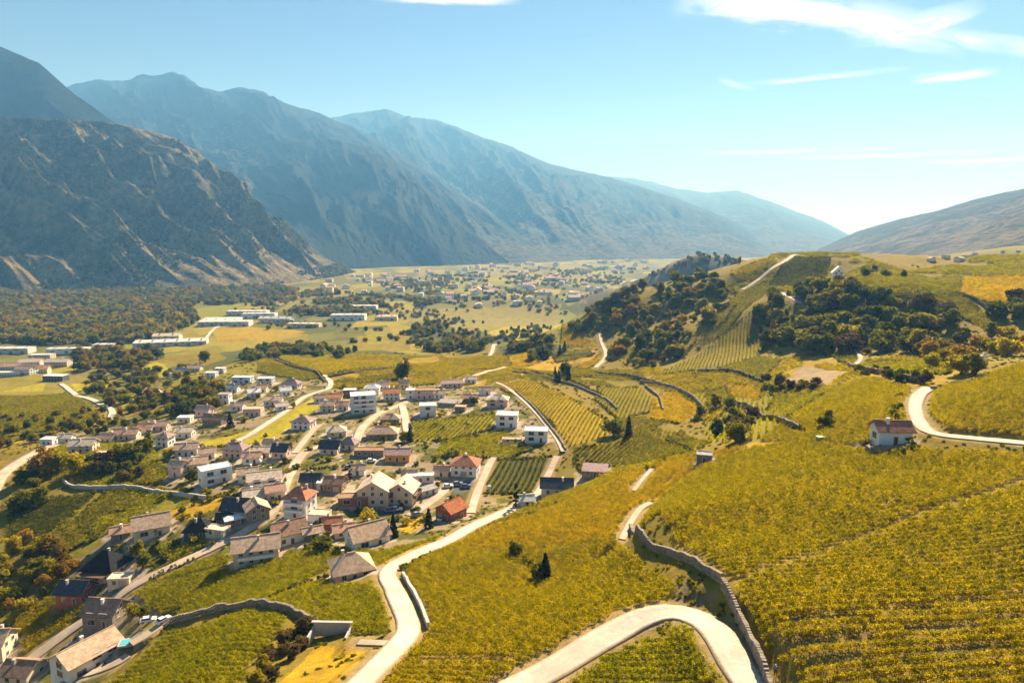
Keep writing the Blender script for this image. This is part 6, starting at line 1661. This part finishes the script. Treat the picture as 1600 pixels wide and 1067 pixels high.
# woods on the hill
grove([(905,520),(960,468),(1010,445),(1060,432),(1100,432),(1130,445),(1145,470),(1120,500),(1080,520),(1060,560),(1010,575),(960,560),(955,520)], 62, ['dark','olive','olive','dark','olive','autumn'], (9, 14), 'leafy tree in the dense wood on the rounded hill flank', 'trees of the wood on the hill flank', 6, 3)
grove([(1180,470),(1240,450),(1265,430),(1305,440),(1330,460),(1400,470),(1480,490),(1500,520),(1470,560),(1400,550),(1330,550),(1260,555),(1190,540)], 78, ['dark','olive','olive','dark','brown'], (9, 15), 'leafy tree in the dark wood below the white chapel', 'trees of the wood below the chapel', 6, 5)
grove([(1440,555),(1500,530),(1600,525),(1640,560),(1600,572),(1500,592),(1450,598)], 16, ['olive','autumn','olive','yellow'], (7, 11), 'yellowing tree behind the crest of the upper right vineyard', 'yellowing trees behind the right crest', 5, 7)
grove([(1530,480),(1600,470),(1680,475),(1680,500),(1560,500)], 12, ['dark','dark','brown'], (8, 11), 'dark tree below the orange hilltop vineyard', 'dark trees below the orange vineyard', 5, 8)
grove([(1090,640),(1150,632),(1200,655),(1210,680),(1150,682),(1100,665)], 10, ['olive','dark','brown'], (5, 8), 'rounded bushy tree in the hollow behind the vineyard crest', 'trees in the hollow behind the crest', 5, 9)
grove([(1180,590),(1230,600),(1290,605),(1280,615),(1200,615)], 12, ['dark','brown'], (4, 6.5), 'low dark tree along the bare tan field', 'dark trees along the tan field', 4, 10)
grove([(1330,572),(1400,582),(1450,596),(1440,604),(1390,598),(1340,588)], 10, ['dark','brown'], (3, 5), 'low tree at the shaded wall behind the golden vineyard', 'low trees at the shaded wall', 4, 11)
grove([(1345,425),(1375,424),(1376,432),(1350,433)], 5, ['brown','dark'], (6, 8), 'brownish tree in the clump right of the chapel', 'brown clump beside the chapel', 4, 12)
tree_at(1384, 433, 'dark', 7, 'lone dark tree on the hilltop right of the brown clump')
tree_at(1412, 434, 'dark', 6, 'small lone dark tree on the hilltop, farthest from the chapel')
grove([(822,558),(880,540),(885,555),(830,565)], 9, ['dark','conifer','dark'], (8, 12), 'dark tree at the foot of the wooded hill', 'dark trees at the hill foot', 5, 13)
grove([(855,590),(880,582),(900,592),(870,602)], 5, ['dark','conifer'], (7, 11), 'dark tree by the road under the hill', 'dark trees by the hill road', 4, 14)
for i, (a, b, k, h, lab) in enumerate([
 (958,680,'dark',10,'left one of the paired dark trees amid the terraced vineyards'), (982,683,'conifer',10,'right one of the paired dark trees, pointed, amid the terraced vineyards'),
 (1150,690,'olive',9,'large rounded olive tree just behind the vineyard crest'), (1120,682,'dark',8,'dark round tree left of the large olive one behind the crest'),
 (636,592,'poplar',17,'tall dark tree standing alone in the far meadow'), (628,592,'dark',13,'broad dark tree beside the tall one in the far meadow'),
 (805,868,'dark',5,'dark bush at the upper end of the ledge in the vineyard hump'),
 (852,905,'conifer',6.5,'pointed dark tree at the lower end of the vineyard ledge'), (842,905,'dark',5,'dark tree beside the pointed one on the vineyard ledge'),
 (615,840,'conifer',8,'rounded dark evergreen by the tan roofed house'), (670,825,'conifer',7,'dark evergreen left of the red roofed house'),
 (573,815,'yellow',6,'bright yellow tree in front of the dark courtyard'), (505,860,'olive',6,'small slim tree below the brown roofed house'),
 (360,668,'conifer',9,'dark pointed conifer above the bright meadow'), (806,792,'cypress',10,'dark cypress beside the small white house at the lane'),
 (755,722,'cypress',6,'small cypress by the big white house'), (547,752,'cypress',8,'slim dark cypress above the white canopy'),
 (233,708,'poplar',12,'tall yellow green tree among the left houses'), (222,712,'olive',11,'olive tree left of the tall yellow green one'),
 (195,722,'dark',11,'dark tree left of the tall trees near the small vineyard'), (208,724,'dark',10,'dark tree between the tall trees and the small vineyard'),
 (118,742,'yellow',11,'bright yellow round tree at the shaded garden wall'), (72,742,'autumn',15,'big yellow brown tree beside the left road'),
 (90,738,'olive',13,'olive tree left of the bright yellow one'), (265,715,'yellow',6,'yellow tree beside the tan roofed houses on the left'),
 (165,735,'brown',11,'reddish brown tree right of the bright yellow one'), (640,690,'conifer',7,'dark tree at the end of the pale side lane'),
 (632,690,'dark',6,'dark round bush tree at the end of the pale side lane'), (600,690,'dark',4,'small dark tree under the tan barn roofs'),
 (1455,575,'yellow',7,'bright yellow green tree at the pale road end'), (1448,598,'olive',5,'small olive tree where the hut road tops the crest'),
 (740,632,'dark',6,'round dark tree by the beige house'), (300,750,'dark',6,'dark tree below the pinkish house'),
 (245,560,'dark',16,'dark tall tree left of the white long building'), (320,565,'dark',14,'broad dark tree above the shaded slope'),
 (590,500,'conifer',16,'dark conifer by the white factory'), (225,885,'dark',6,'dark green tree in the garden by the street'),
 (215,870,'olive',6,'olive tree in the garden behind the black hip roof'), (245,835,'dark',4,'dark round bush below the tan gable house'),
 (232,838,'dark',4,'dark shrub under the tan gable house'), (225,965,'olive',5,'leafy garden tree between the cars and the brown house'),
 (208,960,'yellow',4.5,'yellow green garden tree beside the dark brown roof'), (480,995,'brown',5,'bare brown bush left of the concrete bay'),
]):
    tree_at(a, b, k, h, lab)
grove([(0,870),(40,845),(110,855),(120,900),(60,950),(0,960)], 26, ['yellow','olive','autumn','dark'], (4, 7.5), 'yellowing tree in the thicket left of the black roofed houses', 'trees of the yellow thicket', 4, 21)
grove([(20,760),(60,745),(70,790),(30,800)], 7, ['dark','olive'], (6, 9), 'shaded dark tree below the left road', 'shaded trees below the left road', 4, 22)
grove([(140,730),(240,745),(230,755),(150,752)], 8, ['dark','brown'], (5, 8), 'dark tree behind the long pale garden wall', 'dark trees behind the garden wall', 4, 23)
grove([(395,1085),(410,1030),(470,985),(485,1000),(440,1045),(425,1085)], 12, ['brown','brown','olive'], (2.5, 4.5), 'brown thorny bush tree on the bank left of the dry meadow', 'brown bushes on the bank', 3, 24)
grove([(1290,640),(1296,660),(1290,668),(1286,650)], 2, ['dark'], (4, 5), 'dark shrub by the green tarp in the golden vineyard', 'shrubs by the tarp', 2, 25)
for i, (a, b, k, lab) in enumerate([(1405,622,'shrub_dark','dark bush highest in the row left of the pale road'), (1404,640,'shrub_dark','dark bush second in the row left of the pale road'),
 (1395,648,'shrub_olive','olive bush third in the row left of the pale road'), (1403,655,'shrub_dark','dark bush lowest in the row, behind the white hut'),
 (1420,690,'shrub_olive','olive bush right of the white hut'), (1428,700,'shrub_dark','dark bush at the right corner of the hut terrace'),
 (1350,695,'shrub_olive','olive bush at the left corner of the hut terrace'), (1372,706,'shrub_dark','dark bush below the left of the hut'), (1407,710,'shrub_dark','dark bush below the right of the hut')]):
    tree_at(a, b, k, 2.4, lab, 'bush')
# valley trees and village garden trees
grove([(270,700),(640,640),(780,640),(720,800),(500,870),(300,850),(200,900)], 130, ['shrub_dark','shrub_olive','shrub_yellow'], (1.8, 3.4), 'low garden shrub between the village houses', 'garden shrubs of the village', 3.5, 39, 'garden_shrub')
grove([(330,600),(500,600),(640,620),(780,600),(720,640),(500,650),(360,670)], 26, ['shrub_dark','shrub_olive','olive'], (2.0, 4.5), 'small garden tree among the upper village houses', 'garden trees of the upper village', 6, 40, 'garden_tree')
FIELD = [([(310,600),(350,605),(345,640),(260,650),(270,620)], 22, (6, 10), 'dark'),
 ([(160,580),(300,575),(290,620),(200,650),(120,605)], 30, (6, 10), 'mix'),
 ([(0,650),(110,650),(240,625),(250,650),(120,690),(0,700)], 22, (4, 7), 'mix'),
 ([(110,545),(240,540),(230,580),(120,580)], 26, (9, 14), 'mix'),
 ([(370,560),(400,545),(480,540),(530,545),(470,555),(390,570)], 14, (8, 12), 'dark'),
 ([(655,545),(700,530),(760,540),(755,550),(680,552)], 14, (10, 14), 'dark'),
 ([(630,520),(690,505),(700,515),(650,530)], 10, (10, 15), 'dark'),
 ([(790,545),(860,530),(865,540),(800,552)], 9, (8, 12), 'mix')]
_pw, _ps, _pk = [], [], []
for poly, cnt, hr, md in FIELD:
    rs = np.random.default_rng(len(_pw) + 70)
    xs = [p[0] for p in poly]; ys = [p[1] for p in poly]
    c = np.stack([rs.uniform(min(xs), max(xs), cnt * 14), rs.uniform(min(ys), max(ys), cnt * 14)], 1)
    c = c[in_poly(c[:, 0], c[:, 1], poly)][:int(cnt * 3.0)]
    W = on_ground(c[:, 0], c[:, 1]); W = W[~near_house(W[:, 0], W[:, 1], 1.0)]
    _pw.append(W); _ps.append(rs.uniform(*hr, len(W)) / 10)
_pw = np.concatenate(_pw); _ps = np.concatenate(_ps); _pw[:, 2] -= 0.3
protos = [bpy.data.objects.new('mass_%s_%d' % k, TREES[k][1]) for k in [('dark', 0), ('dark', 1), ('olive', 0), ('olive', 2), ('dark', 2), ('autumn', 1)]]
scatter('field_trees', _pw, np.random.default_rng(1).uniform(0, 6.28, len(_pw)), np.stack([_ps * 1.1, _ps * 1.1, _ps], 1), protos, 'hedge and field trees scattered over the valley beyond the village', 77)
# far woods that read as one mass
def wood(poly, count, kinds, hrange, label, seed, name='woodland'):
    rs = np.random.default_rng(seed)
    xs = [p[0] for p in poly]; ys = [p[1] for p in poly]
    c = np.stack([rs.uniform(min(xs), max(xs), count * 4), rs.uniform(min(ys), max(ys), count * 4)], 1)
    c = c[in_poly(c[:, 0], c[:, 1], poly)][:count]
    W = on_ground(c[:, 0], c[:, 1]); W = W[~near_house(W[:, 0], W[:, 1], 2.0)]
    if seed in (43, 44, 45, 49):      # belts and clumps, not an even spread
        W = W[fbm(W[:, 0] / 75.0 + W[:, 1] / 260.0, W[:, 1] / 110.0, 3, seed) > 0.54]
    protos = []
    for k in kinds:
        nm = 'mass_%s_%d' % k
        o = bpy.data.objects.get(nm) or bpy.data.objects.new(nm, TREES[k][1])
        protos.append(o)
    W[:, 2] -= 0.5
    hs = rs.uniform(*hrange, len(W)) / 10.0
    scatter(name, W, rs.uniform(0, 6.28, len(W)), np.stack([hs * rs.uniform(0.9, 1.3, len(W)), hs * rs.uniform(0.9, 1.3, len(W)), hs], 1), protos, label, seed)
AUT = [('olive', 0), ('olive', 1), ('olive', 2), ('autumn', 0), ('yellow', 2), ('dark', 2), ('autumn', 2), ('dark', 0)]
wood([(-60,470),(120,462),(300,480),(310,505),(230,535),(130,540),(-60,535)], 1500, AUT, (9, 17), 'broad autumn woodland along the valley floor on the left', 41)
wood([(-60,455),(200,452),(420,440),(470,455),(380,475),(250,480),(-60,475)], 1500, [('dark', 0), ('olive', 2), ('autumn', 0), ('olive', 1)], (9, 16), 'dull woodland at the foot of the rocky mountain', 42)
wood([(380,470),(500,455),(690,470),(640,490),(520,495),(420,485)], 1400, AUT, (9, 15), 'scattered woodland around the valley sheds', 43)
wood([(560,440),(760,425),(1000,420),(960,450),(850,470),(700,470)], 1800, [('olive', 2), ('olive', 0), ('olive', 1)], (8, 14), 'loose trees between the distant town houses', 44)
wood([(640,520),(760,515),(900,500),(960,505),(880,530),(760,540),(640,560),(500,560),(420,545),(520,520)], 500, [('dark', 0), ('dark', 1), ('olive', 2)], (5, 9), 'single field trees dotted over the middle plain', 45)
wood([(1010,432),(1060,405),(1090,394),(1140,402),(1165,412),(1100,415),(1040,430)], 70, [('dark', 0), ('brown', 0), ('olive', 1)], (5, 10), 'scattered trees on the dry hillock behind the wooded hill', 48)
UND = [('dark', 0), ('olive', 1), ('dark', 2), ('olive', 0), ('autumn', 2)]
wood([(905,525),(960,470),(1010,447),(1060,435),(1100,434),(1135,447),(1148,470),(1120,503),(1080,524),(1060,566),(1010,580),(950,565),(950,520)], 150, UND, (3.5, 7.5), 'undergrowth and low trees filling the wood on the hill flank', 46, 'undergrowth')
wood([(1175,475),(1240,452),(1265,432),(1305,442),(1330,462),(1400,472),(1480,492),(1505,522),(1475,562),(1400,552),(1330,553),(1260,558),(1185,545)], 190, UND, (3.5, 7.5), 'undergrowth and low trees filling the wood below the chapel', 47, 'undergrowth')
# scrub and pines on the rocky mountain
_, mX, mY, mZ = M1
rs = np.random.default_rng(50)
mi = rs.integers(0, mX.shape[0] - 2, 26000); mj = rs.integers(60, mX.shape[1] - 2, 26000)
fa = rs.random(26000); fb = rs.random(26000)
mx = mX[mi, mj] * (1 - fa) + mX[mi + 1, mj] * fa; my = mY[mi, mj] * (1 - fb) + mY[mi, mj + 1] * fb
mz = (mZ[mi, mj] + mZ[mi + 1, mj] + mZ[mi, mj + 1] + mZ[mi + 1, mj + 1]) / 4
dens = fbm(mx / 150.0, mz / 110.0, 4, 91)
kk = (dens > 0.47) & (mX[mi, mj] > -2600)
W = np.stack([mx, my, mz - 1.5], 1)[kk][:9000]
protos = []
for k in [('dark', 0), ('brown', 2), ('conifer', 0), ('olive', 1)]:
    nm = 'mass_%s_%d' % k
    protos.append(bpy.data.objects.get(nm) or bpy.data.objects.new(nm, TREES[k][1]))
hs = rs.uniform(5, 11, len(W)) / 10
scatter('mountain_scrub', W, rs.uniform(0, 6.28, len(W)), np.stack([hs * 1.25, hs * 1.25, hs], 1), protos, 'scrub and small pines scattered over the rocky mountain face', 51)

wood([(300,470),(520,450),(700,470),(980,440),(970,482),(700,515),(430,520)], 900, [('olive', 0), ('dark', 1), ('olive', 2), ('autumn', 0)], (5, 10), 'thin tree belts between the fields of the far plain', 49)
# scrub on the balks between the farther vine plots
rs = np.random.default_rng(93)
E_ = []
for key, tone, lod, poly, rows, label, pw in PARCELS:
    if key == 'v' and lod == 'B':
        for i in range(len(pw)):
            p0, p1 = pw[i], pw[(i + 1) % len(pw)]; L = float(np.linalg.norm(p1 - p0))
            if rs.random() < 0.25:
                continue
            t = np.arange(0, 1, 1.1 / max(L, 1.2))
            E_.append(p0 + (p1 - p0) * t[:, None] + rs.normal(0, 0.35, (len(t), 2)))
E_ = np.concatenate(E_); X, Y = E_[:, 0], E_[:, 1]
keep = ~near_house(X, Y, 0.5) & (fbm(X / 15.0, Y / 15.0, 3, 23) > 0.40)
for n, w, s, line in road_lines:
    keep &= dist_to_line(X, Y, line, 9) > w * 0.5 + 0.8
X, Y = X[keep], Y[keep]
protos = [bpy.data.objects.new('balk_%s' % k, TREES[('shrub_' + k, 0)][1]) for k in ('dark', 'olive')]
sc_ = rs.uniform(0.3, 0.75, len(X))
scatter('balk_scrub', np.stack([X, Y, ground_z(X, Y) - 0.1], 1), rs.uniform(0, 6.28, len(X)), sc_, protos, 'dark scrub along the balks between the farther vine plots', 94)
# dry grass and weeds on the unplanted slopes
rs = np.random.default_rng(88)
N_ = 30000
th = rs.uniform(R(-44), R(44), N_); rr_ = np.exp(rs.uniform(math.log(110), math.log(760), N_))
X = PIV[0] + rr_ * np.sin(th); Y = PIV[1] + rr_ * np.cos(th)
keep = ~near_house(X, Y, 0.5)
for key, tone, lod, poly, rows, label, pw in PARCELS:
    if key in ('v', 'f') or tone in ('bright', 'tan'):
        keep &= ~in_poly(X, Y, pw)
for n, w, s, line in road_lines:
    keep &= dist_to_line(X, Y, line, 9) > w * 0.5 + 0.8
keep &= (fbm(X / 12.0, Y / 12.0, 3, 19) > 0.42) & ~in_poly(X, Y, PARK) & ~in_poly(X, Y, COURT)
keep &= np.hypot(X - PERSON_XY[0], Y - PERSON_XY[1]) > 3
X, Y = X[keep], Y[keep]
protos = [bpy.data.objects.new('weed_%s' % k, TREES[('shrub_' + k, 0)][1]) for k in ('olive', 'yellow', 'dark')]
sc_ = rs.uniform(0.16, 0.42, len(X)) * (0.6 + np.hypot(X, Y) / 500)
scatter('rough_grass', np.stack([X, Y, ground_z(X, Y) - 0.1], 1), rs.uniform(0, 6.28, len(X)), np.stack([sc_ * 1.3, sc_ * 1.3, sc_ * 0.8], 1), protos, 'dry grass tufts and weeds on the unplanted slopes', 89)
